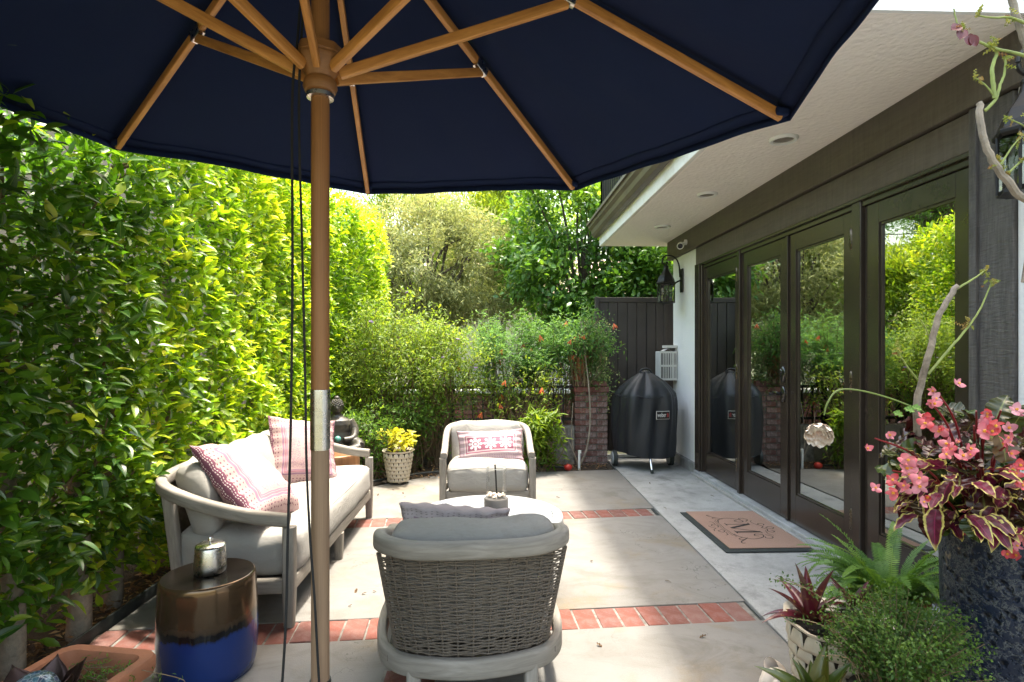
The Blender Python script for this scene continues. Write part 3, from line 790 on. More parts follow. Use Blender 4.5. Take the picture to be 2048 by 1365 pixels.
for i in range(8):
    p, q = TIPS[i], TIPS[(i + 1) % 8]
    ph = r_.uniform(0, 6, 6)
    def fn(u, w):
        # u from the apex to the rim, w across the panel
        e = p + (q - p) * w
        mid = 4 * w * (1 - w)
        P = APEX + (e - APEX) * 1.022 * (.035 + (u * .965)) * (1 - .006 * mid * u ** 3)
        P = P + V3(0, 0, .036)
        edge = u ** 2.5
        wr = (.010 * math.sin(w * 15 + ph[0] + u * 5) + .007 * math.sin(w * 27 + ph[1] - u * 9)) * edge * mid * (1.15 - u) * 1.6
        P[2] += -.03 * mid * u * (1 - u) * 2 + wr + .006 * math.sin(u * 9 + w * 6 + ph[2]) * mid
        return P
    mb = MB().sheet(fn, 26, 26)
    # hem turned down along the rim
    def hem(u, w):
        P = fn(1, u); n = nrm(P * [1, 1, 0]); return P + V3(0, 0, -.030 * w) - n * .006 * w
    mb.sheet(hem, 26, 1)
    mb.sheet(lambda u, w: fn(.962 + .036 * u, w) + V3(0, 0, -.0045), 2, 26)
    o = mb.build('canopy_panel', M['navy'], um, angle=60)
    s = o.modifiers.new('thickness', 'SOLIDIFY'); s.thickness = .0025
    # pocket for the rib end
    d = nrm(p - APEX); c = p + V3(0, 0, .010) - d * .012
    MB().obox(c + d * .0, (.042, .045, .028), frame((0, 0, 1), d) @ np.array([[1, 0, 0], [0, 0, 1], [0, -1, 0]])).build('rib_pocket', M['navy'], um, bevel=.008)
    # rib
    rb = MB().sweep([APEX + (p - APEX) * .05 + V3(0, 0, .002), p * .995 + APEX * .005], rrect(.020, .030, .003))
    rb.build('rib', M['teak'], um)
    j = APEX + (p - APEX) * .50
    h = V3(p[0], p[1], 0); h = nrm(h) * .052 + V3(0, 0, 2.045)
    st = MB().sweep([h + V3(0, 0, 0), j + V3(0, 0, -.022)], rrect(.018, .030, .003)); sto = st.build('strut', M['teak'], um)
    br = MB().sweep([j - d * .03 + V3(0, 0, -.004), j + d * .03 + V3(0, 0, -.004)], rrect(.0245, .036, .003)); br.build('bracket', M['steel'], sto)
pole_top = [(0, 0, 2.72), (0, 0, 1.17)]
MB().tube([(0, 0, 1.165), (0, 0, 1.5), (0, 0, 2.0), (0, 0, 2.62)], .0245, 28).build('upper_pole', M['teak_pole'], um)
MB().tube([(0, 0, .36), (0, 0, .7), (0, 0, 1.02)], .0245, 28).build('lower_pole', M['teak_old'], um)
MB().lathe([(.0262, 1.005), (.0268, 1.01), (.0268, 1.165), (.0262, 1.17)], 28).build('pole_sleeve', M['steel'], um)
MB().lathe([(.05, .0), (.31, .0), (.315, .035), (.06, .055), (.031, .07), (.029, .365), (.0285, .37)], 40).build('base', M['black_metal'], um)
MB().lathe([(.03, 1.985), (.041, 1.99), (.046, 2.003), (.043, 2.02), (.037, 2.027), (.04, 2.035), (.052, 2.055), (.061, 2.075), (.061, 2.082), (.059, 2.084), (.059, 2.088), (.061, 2.09), (.058, 2.112), (.03, 2.116)], 36,
           fr=lambda a, z: 1 + (.035 * math.cos(8 * (a - A0)) if z > 2.03 else 0)).build('runner', M['teak_pole'], um)
MB().lathe([(.026, 1.972), (.036, 1.973), (.037, 1.984), (.028, 1.986)], 28).build('runner_ring', M['steel'], um)
MB().lathe([(.055, 2.58), (.06, 2.60), (.06, 2.64), (.04, 2.67), (.02, 2.73), (.025, 2.75), (.012, 2.78)], 24).build('finial', M['teak_pole'], um)
cord = simple('black_cord', (.008, .008, .009), .8, .3, 200, .3, 400)
MB().tube(spline([(-.028, -.03, 2.42), (-.05, -.035, 2.12), (-.064, -.035, 1.95), (-.063, -.037, 1.5), (-.066, -.04, 1.1), (-.072, -.045, .8), (-.076, -.05, .55), (-.088, -.06, .25), (-.07, -.06, .07)], 8), .0036, 8).build('pull_cord', cord, um)
MB().tube(spline([(-.020, -.03, 2.42), (-.040, -.035, 2.12), (-.046, -.036, 1.9), (-.037, -.037, 1.55), (-.029, -.037, 1.2), (-.026, -.036, .98), (-.018, -.036, .8), (-.004, -.036, .6), (.006, -.034, .40), (.02, -.036, .2)], 8), .0034, 8).build('pull_cord', cord, um)

# ------------------------------------------------------------------ cushions and pillows
def fabric(name, col, dirt=None):
    t = NT(name); co = t.coord()
    w1 = t.n('ShaderNodeTexWave'); w1.inputs['Scale'].default_value = 190; t.lk(co, w1.inputs['Vector'])
    w2 = t.n('ShaderNodeTexWave', bands_direction='Z'); w2.inputs['Scale'].default_value = 190; t.lk(co, w2.inputs['Vector'])
    n = t.noise(t.map(co, (1, 1, 6)), 40, 4, .7); n2 = t.noise(co, 4, 4)
    c = t.mix(t.rng(n, .35, .7, 0, .5), col, tuple(x * .82 for x in col))
    c = t.mix(t.rng(n2, .4, .75, 0, .3), c, tuple(x * .85 for x in col))
    if dirt:
        c = t.mix(t.math('MULTIPLY', t.rng(t.noise(co, 7, 6, .7), .52, .7), .6), c, dirt)
    t.set(Base_Color=c, Roughness=.92); t.b.inputs['Specular IOR Level'].default_value = .15
    t.bump(t.math('ADD', t.math('ADD', t.math('MULTIPLY', w1.outputs[1], .15), t.math('MULTIPLY', w2.outputs[1], .15)), t.math('MULTIPLY', t.noise(t.map(co, (1, 1, 1.6)), 9, 4, .55, dist=.8), 2.6)), .6, .016)
    return t.m
M['cushion'] = fabric('pale_grey_linen', (.43, .412, .388))
M['cushion_dirty'] = fabric('soiled_grey_linen', (.38, .36, .335), (.27, .25, .22))
def rbox(size, r, n=10, crown=.03, wr=.004, seed=0, warp=None, side=.012):
    hx, hy, hz = [s / 2 for s in size]; q = np.random.default_rng(seed); ph = q.uniform(0, 6, 9)
    mb = MB()
    def mk(fx):
        def fn(u, w):
            a = np.array(fx(2 * u - 1, 2 * w - 1), float)
            p = a * [hx, hy, hz]
            inner = np.clip(p, [-hx + r, -hy + r, -hz + r], [hx - r, hy - r, hz - r])
            dd = p - inner; L = np.linalg.norm(dd)
            if L > 1e-9: p = inner + dd / L * r
            X, Y, Z = p / [hx, hy, hz]
            p = p + V3(side * X * (1 - Y * Y) * 0 + side * np.sign(X) * abs(X) ** 3 * (1 - Y * Y) * (1 - Z * Z), side * np.sign(Y) * abs(Y) ** 3 * (1 - X * X) * (1 - Z * Z), 0)
            p[2] += crown * (1 - X * X) * (1 - Y * Y) * (1 if Z > 0 else -.3) * abs(Z)
            p += wr * V3(math.sin(p[1] * 31 + p[2] * 17 + ph[0]), math.sin(p[0] * 27 + p[2] * 23 + ph[1]), math.sin(p[0] * 19 + p[1] * 25 + ph[2]))
            return warp(p) if warp else p
        return fn
    def g(u): return .5 - .5 * math.cos(PI * u)
    for fx in (lambda a, b: (a, b, 1), lambda a, b: (b, a, -1), lambda a, b: (a, -1, b), lambda a, b: (b, 1, a), lambda a, b: (1, a, b), lambda a, b: (-1, b, a)):
        f0 = mk(fx); mb.sheet(lambda u, w, f0=f0: f0(g(u), g(w)), n, n)
    return mb
def merge(o, d=.0006):
    import bmesh
    b = bmesh.new(); b.from_mesh(o.data); bmesh.ops.remove_doubles(b, verts=b.verts, dist=d)
    bmesh.ops.recalc_face_normals(b, faces=b.faces); b.to_mesh(o.data); b.free()
    o.data.polygons.foreach_set('use_smooth', [True] * len(o.data.polygons)); o.data.set_sharp_from_angle(angle=math.radians(75)); return o

def pattern_mat(name, base, field, line, band, kind):
    """printed cotton: nested borders, dotted lines, medallions (u, v = 0..1 on the face)"""
    t = NT(name); uv = t.sep(t.coord('UV')); u, v = uv[0], uv[1]
    du = t.math('ABSOLUTE', t.math('SUBTRACT', u, .5)); dv = t.math('ABSOLUTE', t.math('SUBTRACT', v, .5))
    grain = t.noise(t.coord(), 300, 3)
    zig = t.math('MULTIPLY', t.math('PINGPONG', t.math('MULTIPLY', t.math('ADD', u, v), 30), 1), .02)
    def step(x, a): return t.math('GREATER_THAN', x, a)
    def btw(x, a, b): return t.math('MULTIPLY', t.math('GREATER_THAN', x, a), t.math('LESS_THAN', x, b))
    if kind == 'square':
        e = t.math('MAXIMUM', du, dv)
        c = t.mix(t.noise(t.coord('UV'), 6, 3), base, tuple(x * .85 for x in base))
        dots = t.math('LESS_THAN', t.voro(t.map(t.coord('UV'), (1, 1, 0)), 26, rand=.1), .22)
        c = t.mix(t.math('MULTIPLY', dots, btw(e, .31, .40)), c, band)
        c = t.mix(btw(e, .275, .295), c, line); c = t.mix(btw(e, .25, .268), c, field); c = t.mix(btw(e, .235, .245), c, line)
        rr = t.math('SQRT', t.math('ADD', t.math('MULTIPLY', du, du), t.math('MULTIPLY', dv, dv)))
        an = t.math('ARCTAN2', t.math('SUBTRACT', v, .5), t.math('SUBTRACT', u, .5))
        fl = t.math('ADD', .10, t.math('MULTIPLY', t.math('COSINE', t.math('MULTIPLY', an, 8)), .035))
        c = t.mix(t.math('MULTIPLY', t.math('LESS_THAN', rr, t.math('MULTIPLY', fl, .6)), .45), c, field)
        lace = t.math('LESS_THAN', t.voro(t.map(t.coord('UV'), (1, 1, 0)), 40, 'DISTANCE_TO_EDGE'), .06)
        c = t.mix(t.math('MULTIPLY', t.math('MULTIPLY', lace, btw(e, .10, .22)), .7), c, line)
        # darker woven side band with stitched zig-zag
        side = t.math('GREATER_THAN', t.math('ADD', du, zig), .415)
        c = t.mix(side, c, band)
        st = t.math('MULTIPLY', t.math('GREATER_THAN', t.math('SINE', t.math('MULTIPLY', v, 260)), -.2), t.math('MAXIMUM', btw(du, .437, .445), btw(du, .468, .476)))
        c = t.mix(st, c, (.75, .68, .66))
        c = t.mix(t.math('MULTIPLY', t.math('GREATER_THAN', t.math('ADD', dv, zig), .455), .6), c, t.mix(.5, band, base))
    else:
        c = t.mix(t.noise(t.coord('UV'), 6, 3), base, tuple(x * .85 for x in base))
        dots = t.math('LESS_THAN', t.voro(t.map(t.coord('UV'), (1.6, 1, 0)), 22, rand=.15), .30)
        c = t.mix(t.math('MULTIPLY', dots, .75), c, line)
        inx = t.math('MULTIPLY', t.math('LESS_THAN', du, .335), btw(v, .36, .80))
        c = t.mix(inx, c, (.62, .50, .50)); inx2 = t.math('MULTIPLY', t.math('LESS_THAN', du, .315), btw(v, .39, .77))
        c = t.mix(inx2, c, field); inx3 = t.math('MULTIPLY', t.math('LESS_THAN', du, .30), btw(v, .415, .745))
        c = t.mix(inx3, c, (.66, .52, .53)); inx4 = t.math('MULTIPLY', t.math('LESS_THAN', du, .285), btw(v, .44, .72)); c = t.mix(inx4, c, field)
        for k in (-.185, 0, .185):
            x = t.math('MULTIPLY', t.math('SUBTRACT', u, .5 + k), 1.55); y = t.math('SUBTRACT', v, .58)
            rr = t.math('SQRT', t.math('ADD', t.math('MULTIPLY', x, x), t.math('MULTIPLY', y, y))); an = t.math('ARCTAN2', y, x)
            p = t.math('ABSOLUTE', t.math('COSINE', t.math('MULTIPLY', an, 4)))
            fl = t.math('LESS_THAN', rr, t.math('ADD', .045, t.math('MULTIPLY', t.math('POWER', p, .6), .095)))
            hol = btw(rr, .028, .045); hol2 = t.math('MULTIPLY', btw(rr, .075, .095), t.math('LESS_THAN', p, .75))
            c = t.mix(t.math('MULTIPLY', fl, t.math('SUBTRACT', 1, t.math('MAXIMUM', hol, hol2))), c, (.80, .74, .76))
        row = t.math('LESS_THAN', v, .26)
        stripes = t.math('GREATER_THAN', t.math('SINE', t.math('MULTIPLY', v, 120)), .1)
        c = t.mix(t.math('MULTIPLY', row, t.math('MULTIPLY', stripes, .75)), c, band)
        dash = t.math('MULTIPLY', t.math('GREATER_THAN', t.math('SINE', t.math('MULTIPLY', u, 240)), 0), t.math('MULTIPLY', row, t.math('SUBTRACT', 1, stripes)))
        c = t.mix(t.math('MULTIPLY', dash, .6), c, line)
        c = t.mix(t.math('MULTIPLY', t.math('GREATER_THAN', t.math('ADD', du, zig), .455), .6), c, band)
    c = t.mix(t.rng(grain, .35, .7, 0, .3), c, tuple(x * .7 for x in base))
    t.set(Base_Color=c, Roughness=.9); t.b.inputs['Specular IOR Level'].default_value = .15
    t.bump(t.noise(t.coord(), 25, 4, .6), .25, .006)
    return t.m
M['pil_sq'] = pattern_mat('pink_print', (.46, .32, .31), (.33, .14, .19), (.26, .14, .215), (.15, .045, .085), 'square')
M['pil_lum'] = pattern_mat('pink_lumbar_print', (.44, .33, .34), (.35, .11, .165), (.28, .175, .26), (.21, .09, .10), 'lumbar')
M['pil_grey'] = pattern_mat('grey_pink_print', (.42, .36, .36), (.30, .12, .16), (.25, .17, .22), (.22, .18, .19), 'square')

def pillow(name, loc, R, w, h, th, mat, label, seed=0, lean=0):
    q = np.random.default_rng(seed); ph = q.uniform(0, 6, 8)
    def prof(u, v):
        a = max(0, 1 - abs(2 * u - 1) ** 2.6); b = max(0, 1 - abs(2 * v - 1) ** 2.6)
        return (a * b) ** .55
    def face(sg):
        def fn(u, v):
            g = lambda s: .5 - .5 * math.cos(PI * s) * (1 - .18 * math.sin(PI * s) ** 2)
            U, W = g(u), g(v)
            x = (U - .5) * w; y = (W - .5) * h
            pin = .075
            x *= 1 - pin * (1 - (2 * W - 1) ** 2); y *= 1 - pin * (1 - (2 * U - 1) ** 2)
            z = sg * th / 2 * prof(U, W)
            wr = .010 * prof(U, W) ** .4 * (1 - prof(U, W)) * (math.sin(34 * U + ph[0]) + math.sin(38 * W + ph[1])) * 1.4
            z += sg * wr + .010 * math.sin(5 * U + ph[2]) * math.sin(4 * W + ph[3]) + .012 * math.sin(3 * (U + W) + ph[4])
            return V3(x, y, z)
        return fn
    mb = MB(); mb.sheet(face(1), 30, 30)
    f2 = face(-1)
    b = len(mb.v)
    for i in range(31):
        for k in range(31): mb.v.append(tuple(f2(i / 30, k / 30)))
    gg = lambda s: .5 - .5 * math.cos(PI * s)
    for i in range(30):
        for k in range(30):
            qd = b + i * 31 + k
            mb.face((qd, qd + 1, qd + 32, qd + 31), ((i / 30, k / 30), (i / 30, (k + 1) / 30), ((i + 1) / 30, (k + 1) / 30), ((i + 1) / 30, k / 30)))
    o = mb.build(name, mat); merge(o, .0004)
    o.matrix_world = Matrix.Translation(Vector(loc)) @ Matrix(np.asarray(R).tolist()).to_4x4()
    tag(o, label, 'pillow', 'patterned throw pillows'); return o

# ------------------------------------------------------------------ seating frames
M['greywood'] = wood('weathered_grey_teak', (.17, .15, .125), (.33, .30, .265), .7, (6, 50, 1), bump=.25)
M['greywood2'] = wood('weathered_grey_teak_object', (.17, .15, .125), (.33, .30, .265), .7, (20, 20, 4), False, .25)
def wick():
    t = NT('grey_brown_wicker'); co = t.coord(); n = t.noise(t.map(co, (30, 30, 160)), 1, 4, .6); r = t.n('ShaderNodeObjectInfo').outputs['Random']
    c = t.mix(n, (.055, .043, .033), (.165, .132, .103)); c = t.mix(t.math('MULTIPLY', r, .4), c, (.085, .07, .058))
    t.set(Base_Color=c, Roughness=.6); t.bump(n, .3, .002); return t.m
M['wicker'] = wick()

def chair(loc, rz, label, detail=True, dirty=False):
    t = empty('armchair', loc, rz, label, 'armchair', 'wicker-backed armchairs round the coffee table')
    gw = M['greywood']
    cm = M['cushion_dirty'] if dirty else M['cushion']
    # arm rail: one U-shaped band, front ends low, back high
    half = [(.328, .315, .485), (.328, .20, .505), (.332, .02, .555), (.330, -.12, .598), (.315, -.245, .62), (.265, -.335, .632), (.18, -.385, .634), (0, -.402, .635)]
    path = spline(half + [(-x, y, z) for x, y, z in half[-2::-1]], 6)
    MB().sweep(path, rrect(.05, .056, .015)).build('arm_rail', gw, t)
    # front posts run down into the legs
    for s in (-1, 1):
        MB().sweep([(s * .335, .295, .0), (s * .335, .298, .16), (s * .335, .30, .47)], rrect(.05, .056, .012), up=(0, 1, 0), scale=[.82, 1, 1]).build('front_leg', gw, t)
        MB().sweep([(s * .20, -.275, .0), (s * .205, -.235, .17)], rrect(.052, .052, .014), up=(0, 1, 0), scale=[.8, 1]).build('rear_leg', gw, t)
    # seat ring
    ring = [(.335, .27, .188), (.345, .10, .188), (.335, -.05, .188), (.30, -.165, .188), (.21, -.245, .188), (0, -.285, .188)]
    rp = spline(ring + [(-x, y, z) for x, y, z in ring[-2::-1]], 6)
    MB().sweep(rp, rrect(.036, .07, .012)).build('seat_ring', gw, t)
    MB().sweep([(-.315, .285, .188), (.315, .285, .188)], rrect(.036, .068, .01)).build('front_rail', gw, t)
    MB().box(-.30, .30, -.2, .27, .185, .205).build('seat_deck', M['wicker'], t, smooth=False)
    # woven back shell between ring and rail
    def shell(u, w, off=0.0):
        a = math.radians(-58 + 116 * u)
        xb, yb = .325 * math.sin(a) / math.sin(math.radians(70)) * .92, -.265 * math.cos(a) ** .62 if math.cos(a) > 0 else 0
        xt, yt = .338 * math.sin(a) / math.sin(math.radians(60)) * .97, -.385 * max(.02, math.cos(a)) ** .55
        zb, zt = .222, .61 - .03 * abs(math.sin(a)) ** 3
        P = V3(xb + (xt - xb) * w, yb + (yt - yb) * w, zb + (zt - zb) * w)
        n = nrm(V3(xb * .9, yb * 1.3, 0)); return P + n * off
    if detail:
        ns = 13
        rows = 58
        for k in range(ns):
            u = .015 + .97 * k / (ns - 1)
            MB().tube([shell(u, w) for w in np.linspace(-.02, 1.0, 8)], .0042, 6).build('wicker_stake', M['wicker'], t)
        for r in range(rows):
            w = (r + .5) / rows; pts = []
            jit = random.uniform(-.0025, .0025); ph = random.uniform(0, 6)
            for i in range(14 * 5 + 1):
                uu = i / 70
                k = (uu - .015) / .97 * (ns - 1)
                off = .0048 * math.cos(PI * k + PI * r)
                P = shell(uu, w, off); P[2] += jit + .0022 * math.sin(uu * 19 + ph); pts.append(P)
            MB().sweep(pts, rrect(.0030, .0054, .0012, 1), up=(0, 0, 1)).build('wicker_strand', M['wicker'], t)
        for u in (0.0, 1.0):
            MB().tube([shell(u, w) for w in np.linspace(-.02, 1.0, 8)], .008, 8).build('wicker_edge', M['wicker'], t)
    else:
        def fn(u, w): return shell(u, w, .003 * math.cos(PI * u * 14) * math.cos(PI * w * 30))
        o = MB().sheet(fn, 56, 60).build('wicker_back', M['wicker'], t); o.modifiers.new('s', 'SOLIDIFY').thickness = .006
    # seat cushion: D shaped
    def wp(p):
        k = 1 - .16 * max(0, (-p[1] - .02) / .3) ** 1.6
        return V3(p[0] * k, p[1], p[2])
    c = rbox((.60, .50, .205), .055, 14, .032, .003, 3, wp).xf(lambda p: p + V3(0, .075, .313)).build('seat_cushion', cm, t); merge(c)
    pts = []
    for i in range(25):
        a = i / 24; pts.append((-.285 + .57 * a, .318 + .012 * math.sin(PI * a), .383 + .018 * math.sin(PI * a)))
    MB().tube(pts, .0035, 6).build('piping', cm, t)
    th = math.radians(14)
    def bw(p):
        q = V3(p[0] * (1 + .06 * p[2]), p[1] - .25 * p[0] ** 2 * 0, p[2])
        y = q[1] * math.cos(th) - q[2] * math.sin(th); z = q[1] * math.sin(th) + q[2] * math.cos(th)
        return V3(q[0], y + .45 * q[0] ** 2 - .215, z + .508 - .06 * abs(q[0]) ** 2.2)
    c = rbox((.56, .145, .34), .05, 14, .012, .006, 5, bw, .02).build('back_cushion', cm, t); merge(c)
    return t
chair((-.085, 2.235, 0), math.radians(4), 'near armchair with its grey woven wicker back to the camera', True, True)
chair((-.04, 4.56, 0), math.radians(181), 'far armchair facing the camera in front of the shrubs', False)
R = lambda x, y, z: np.stack([nrm(x), nrm(y), nrm(z)], 1)
def facing(n, up=(0, 0, 1), roll=0):
    n = nrm(n); x = nrm(np.cross(up, n)); y = np.cross(n, x)
    c, s = math.cos(roll), math.sin(roll); return np.stack([x * c + y * s, -x * s + y * c, n], 1)
pillow('throw_pillow', (-.015, 4.49, .50), facing((.02, -.93, .42), roll=math.radians(2.5)), .53, .30, .12, M['pil_lum'], 'rectangular pink pillow with three white medallions on the far armchair', 2)
pillow('throw_pillow', (-.15, 2.31, .535), facing((.05, .88, .42), roll=math.radians(2)), .44, .30, .11, M['pil_grey'], 'greyish pink pillow peeking over the back of the near armchair', 3)

# ------------------------------------------------------------------ sofa
so = empty('sofa', (-1.30, 3.52, 0), label='pale grey outdoor sofa with curved grey wood frame along the hedge', cat='sofa')
gw = M['greywood']
# local: x = towards the room is +, y along the sofa
hf = [(.36, -.855, .49), (.20, -.862, .51), (.02, -.872, .555), (-.12, -.862, .598), (-.235, -.80, .625), (-.30, -.70, .64), (-.33, -.5, .648), (-.335, -.2, .65), (-.335, 0, .65)]
path = spline(hf + [(x, -y, z) for x, y, z in hf[-2::-1]], 6)
MB().sweep(path, rrect(.05, .062, .016)).build('arm_rail', gw, so)
for y in (-.85, .0, .85):
    top = .46 if y else .16
    MB().sweep([(.36, y, 0), (.36, y, .16), (.36, y, top)], rrect(.055, .055, .012), up=(0, 1, 0), scale=[.8, 1, 1]).build('front_leg', gw, so)
    MB().sweep([(-.24, y * .88, 0), (-.22, y * .86, .17)], rrect(.055, .055, .012), up=(0, 1, 0), scale=[.8, 1]).build('rear_leg', gw, so)
MB().sweep([(.36, -.82, .188), (.36, .82, .188)], rrect(.038, .07, .01)).build('front_rail', gw, so)
rg = [(.335, -.85, .188), (.1, -.862, .188), (-.10, -.83, .188), (-.20, -.74, .188), (-.25, -.5, .188), (-.25, 0, .188)]
MB().sweep(spline(rg + [(x, -y, z) for x, y, z in rg[-2::-1]], 6), rrect(.036, .07, .012)).build('seat_ring', gw, so)
MB().box(-.22, .34, -.8, .8, .186, .206).build('seat_deck', M['wicker'], so, smooth=False)
def shell(u, w):
    i = u * (len(PB) - 1); k = int(min(i, len(PB) - 2)); f = i - k
    b = PB[k] * (1 - f) + PB[k + 1] * f; tt = PT[k] * (1 - f) + PT[k + 1] * f
    P = b + (tt - b) * w
    return P + V3(.004, 0, 0) * math.cos(PI * u * 70) * math.cos(PI * w * 24)
PT = [np.array(p) - [0, 0, .035] for p in path[27:-27]]
rb_ = spline(rg + [(x, -y, z) for x, y, z in rg[-2::-1]], 6)
PB = [np.array(rb_[int(round(i / (len(PT) - 1) * (len(rb_) - 33))) + 16]) + [0, 0, .035] for i in range(len(PT))]
o = MB().sheet(shell, 160, 44).build('wicker_back', M['wicker'], so); o.modifiers.new('s', 'SOLIDIFY').thickness = .006
def sw_(p):
    k = 1 - .10 * max(0, (-p[0] - .05) / .27) ** 2 * (abs(p[1]) / .83) ** 4
    return V3(p[0], p[1] * k, p[2])
for s_ in (-1, 1):
    MB().sweep([(-.185, s_ * .77, .2), (-.215, s_ * .805, .60)], rrect(.05, .05, .012), up=(0, 1, 0)).build('rear_post', gw, so)
c = rbox((.60, 1.64, .205), .05, 16, .02, .0035, 9, sw_).xf(lambda p: p + V3(.085, 0, .313)).build('seat_cushion', M['cushion'], so); merge(c)
MB().tube([(.372 + .01 * math.sin(a * PI), -.80 + 1.6 * a, .384 + .012 * math.sin(a * PI)) for a in np.linspace(0, 1, 30)], .0035, 6).build('piping', M['cushion'], so)
th = math.radians(17)
for k, (yc, L) in enumerate(((-.53, .53), (.0, .53), (.53, .53))):
    def bw(p, yc=yc, k=k):
        a, b = p[0], p[2]
        x = a * math.cos(th) - b * math.sin(th); z = a * math.sin(th) + b * math.cos(th)
        sh = .0
        if k == 0: sh = .10 * max(0, -(p[1]) / .27) ** 2
        if k == 2: sh = .16 * max(0, (p[1]) / .27) ** 2
        return V3(x - .16 + sh, p[1] + yc, z + .555)
    c = rbox((.15, L, .36), .065, 12, .015, .007, 20 + k, bw, .022).build('back_cushion', M['cushion'], so); merge(c)
# near pillow: lying against back and arm, its plum side edge to the camera
u = nrm((.60, -.16, -.52)); e = nrm((-.22, .93, .10)); e = nrm(e - u * np.dot(u, e)); n = np.cross(e, u)
if n[2] < 0: n = -n
pillow('throw_pillow', (-1.235, 2.93, .615), np.stack([e, u, np.cross(e, u)], 1) if np.cross(e, u)[2] > 0 else np.stack([-e, u, np.cross(-e, u)], 1), .47, .50, .19, M['pil_sq'], 'pink and plum square pillow leaning at the near end of the sofa', 5)
pillow('throw_pillow', (-1.245, 3.80, .605), facing((.62, -.66, .40), roll=math.radians(-9)), .47, .47, .14, M['pil_sq'], 'pink bordered square pillow at the far end of the sofa', 6)

# ------------------------------------------------------------------ coffee table, nested table, hurricane lamp
M['table'] = simple('pale_blue_grey_table_paint', (.27, .283, .31), .34, .06, 5, .05, 40)
M['table_side'] = simple('table_side_grey', (.27, .255, .24), .5, .12, 6, .1, 60)
def round_table(loc, r, h, apron, label, planks=True):
    t = empty('coffee_table', loc, label=label, cat='table', group='round coffee tables')
    MB().lathe([(r - .02, h - apron), (r - .004, h - apron), (r, h - apron + .006), (r, h - .012), (r - .004, h - .006), (r - .02, h - .005)], 72, capb=False, capt=False).build('apron', M['table_side'], t, angle=50)
    MB().lathe([(r - .055, h - .012), (r - .055, h - .001), (r - .052, h), (r - .008, h), (r - .003, h - .003), (r - .001, h - .010), (r - .055, h - .018)], 72, capb=False, capt=False).build('rim', M['table'], t, angle=50)
    MB().lathe([(.001, h - .05), (r - .03, h - .05), (r - .03, h - .022), (.001, h - .022)], 48, capb=False, capt=False).build('deck', M['table_side'], t)
    ri = r - .058; n = 6 if planks else 4; w = 2 * ri / n
    for k in range(n):
        y0 = -ri + k * w + .003; y1 = y0 + w - .006
        poly = []
        for y in np.linspace(y0, y1, 8): poly.append((math.sqrt(max(0, ri * ri - y * y)), y))
        for y in np.linspace(y1, y0, 8): poly.append((-math.sqrt(max(0, ri * ri - y * y)), y))
        MB().prism(poly, h - .02, h - .0015).build('plank', M['table'], t, smooth=False, bevel=.002)
    for k in range(4):
        a = PI / 4 + k * PI / 2
        MB().sweep([(r * .72 * math.cos(a), r * .72 * math.sin(a), 0), (r * .68 * math.cos(a), r * .68 * math.sin(a), h - .05)], rrect(.05, .05, .01), up=(0, 1, 0)).build('leg', M['table_side'], t)
    return t
round_table((-.02, 3.06, 0), .40, .40, .095, 'larger round coffee table with pale slatted top between the armchairs')
round_table((-.15, 3.41, 0), .28, .325, .07, 'smaller round table tucked behind the slatted coffee table', False)
hl = empty('hurricane_lamp', (.02, 3.12, .40), label='glass hurricane lamp with grey base and shells on the coffee table', cat='lamp')
MB().lathe([(.062, 0), (.066, .003), (.066, .066), (.062, .07), (.05, .068)], 40).build('base', simple('lamp_base_grey', (.085, .08, .078), .55, .1, 8), hl, angle=50)
MB().lathe([(.0560, .066), (.0565, .235)], 48, capb=False, capt=False).build('glass_cylinder', clear_glass('lamp_glass', (.96, .97, .965), 1.45, .3), hl)
MB().lathe([(.0575, .2335), (.0575, .236), (.0555, .236), (.0555, .2335)], 48, capb=False, capt=False).build('glass_rim', simple('glass_rim', (.5, .52, .52), .2, .05), hl)
shm = simple('shell_bits', (.62, .52, .44), .6, .4, 40)
for k in range(46):
    a, rr = random.uniform(0, 6.28), .048 * math.sqrt(random.random())
    o = MB().ellipsoid((0, 0, 0), (random.uniform(.006, .013), random.uniform(.004, .008), random.uniform(.003, .005)), 7, 5).build('shell_bit', shm, hl)
    o.location = (rr * math.cos(a), rr * math.sin(a), .076 + random.uniform(0, .014)); o.rotation_euler = (random.uniform(-.6, .6), random.uniform(-.6, .6), a * 3)
MB().tube([(.004, .0, .08), (-.006, -.004, .252)], .0045, 10).build('lighter_rod', M['black_metal'], hl)

# ------------------------------------------------------------------ glazed stools
def glaze():
    t = NT('bronze_and_blue_glaze'); co = t.coord(); xyz = t.sep(co); z = xyz[2]
    dr = t.noise(t.map(co, (26, 26, 1.2)), 1, 4, .7); fine = t.noise(t.map(co, (90, 90, 6)), 1, 3)
    zz = t.math('ADD', z, t.math('MULTIPLY', t.math('SUBTRACT', dr, .5), .06))
    zz = t.math('ADD', zz, t.math('MULTIPLY', t.math('SUBTRACT', t.noise(t.map(co, (3, 3, 0)), 1, 1), .5), .05))
    wv = t.noise(co, 3.5, 3); f1 = t.rng(zz, .192, .205); f2 = t.rng(t.math('ADD', zz, t.math('MULTIPLY', fine, .02)), .232, .262)
    blue = t.mix(wv, (.006, .02, .10), (.011, .035, .17))
    dark = t.mix(t.rng(fine, .55, .7, 0, .6), (.006, .006, .007), (.05, .05, .04))
    br = t.mix(t.noise(co, 9, 4), (.10, .062, .035), (.19, .125, .075))
    c = t.mix(f2, t.mix(f1, blue, dark), br)
    t.set(Base_Color=c, Roughness=t.math('ADD', .10, t.math('MULTIPLY', t.noise(co, 30, 3), .12)), Metallic=t.math('MULTIPLY', f2, .75))
    t.bump(t.math('ADD', t.noise(co, 12, 3), t.math('MULTIPLY', fine, .2)), .12, .006); return t.m
M['glaze'] = glaze()
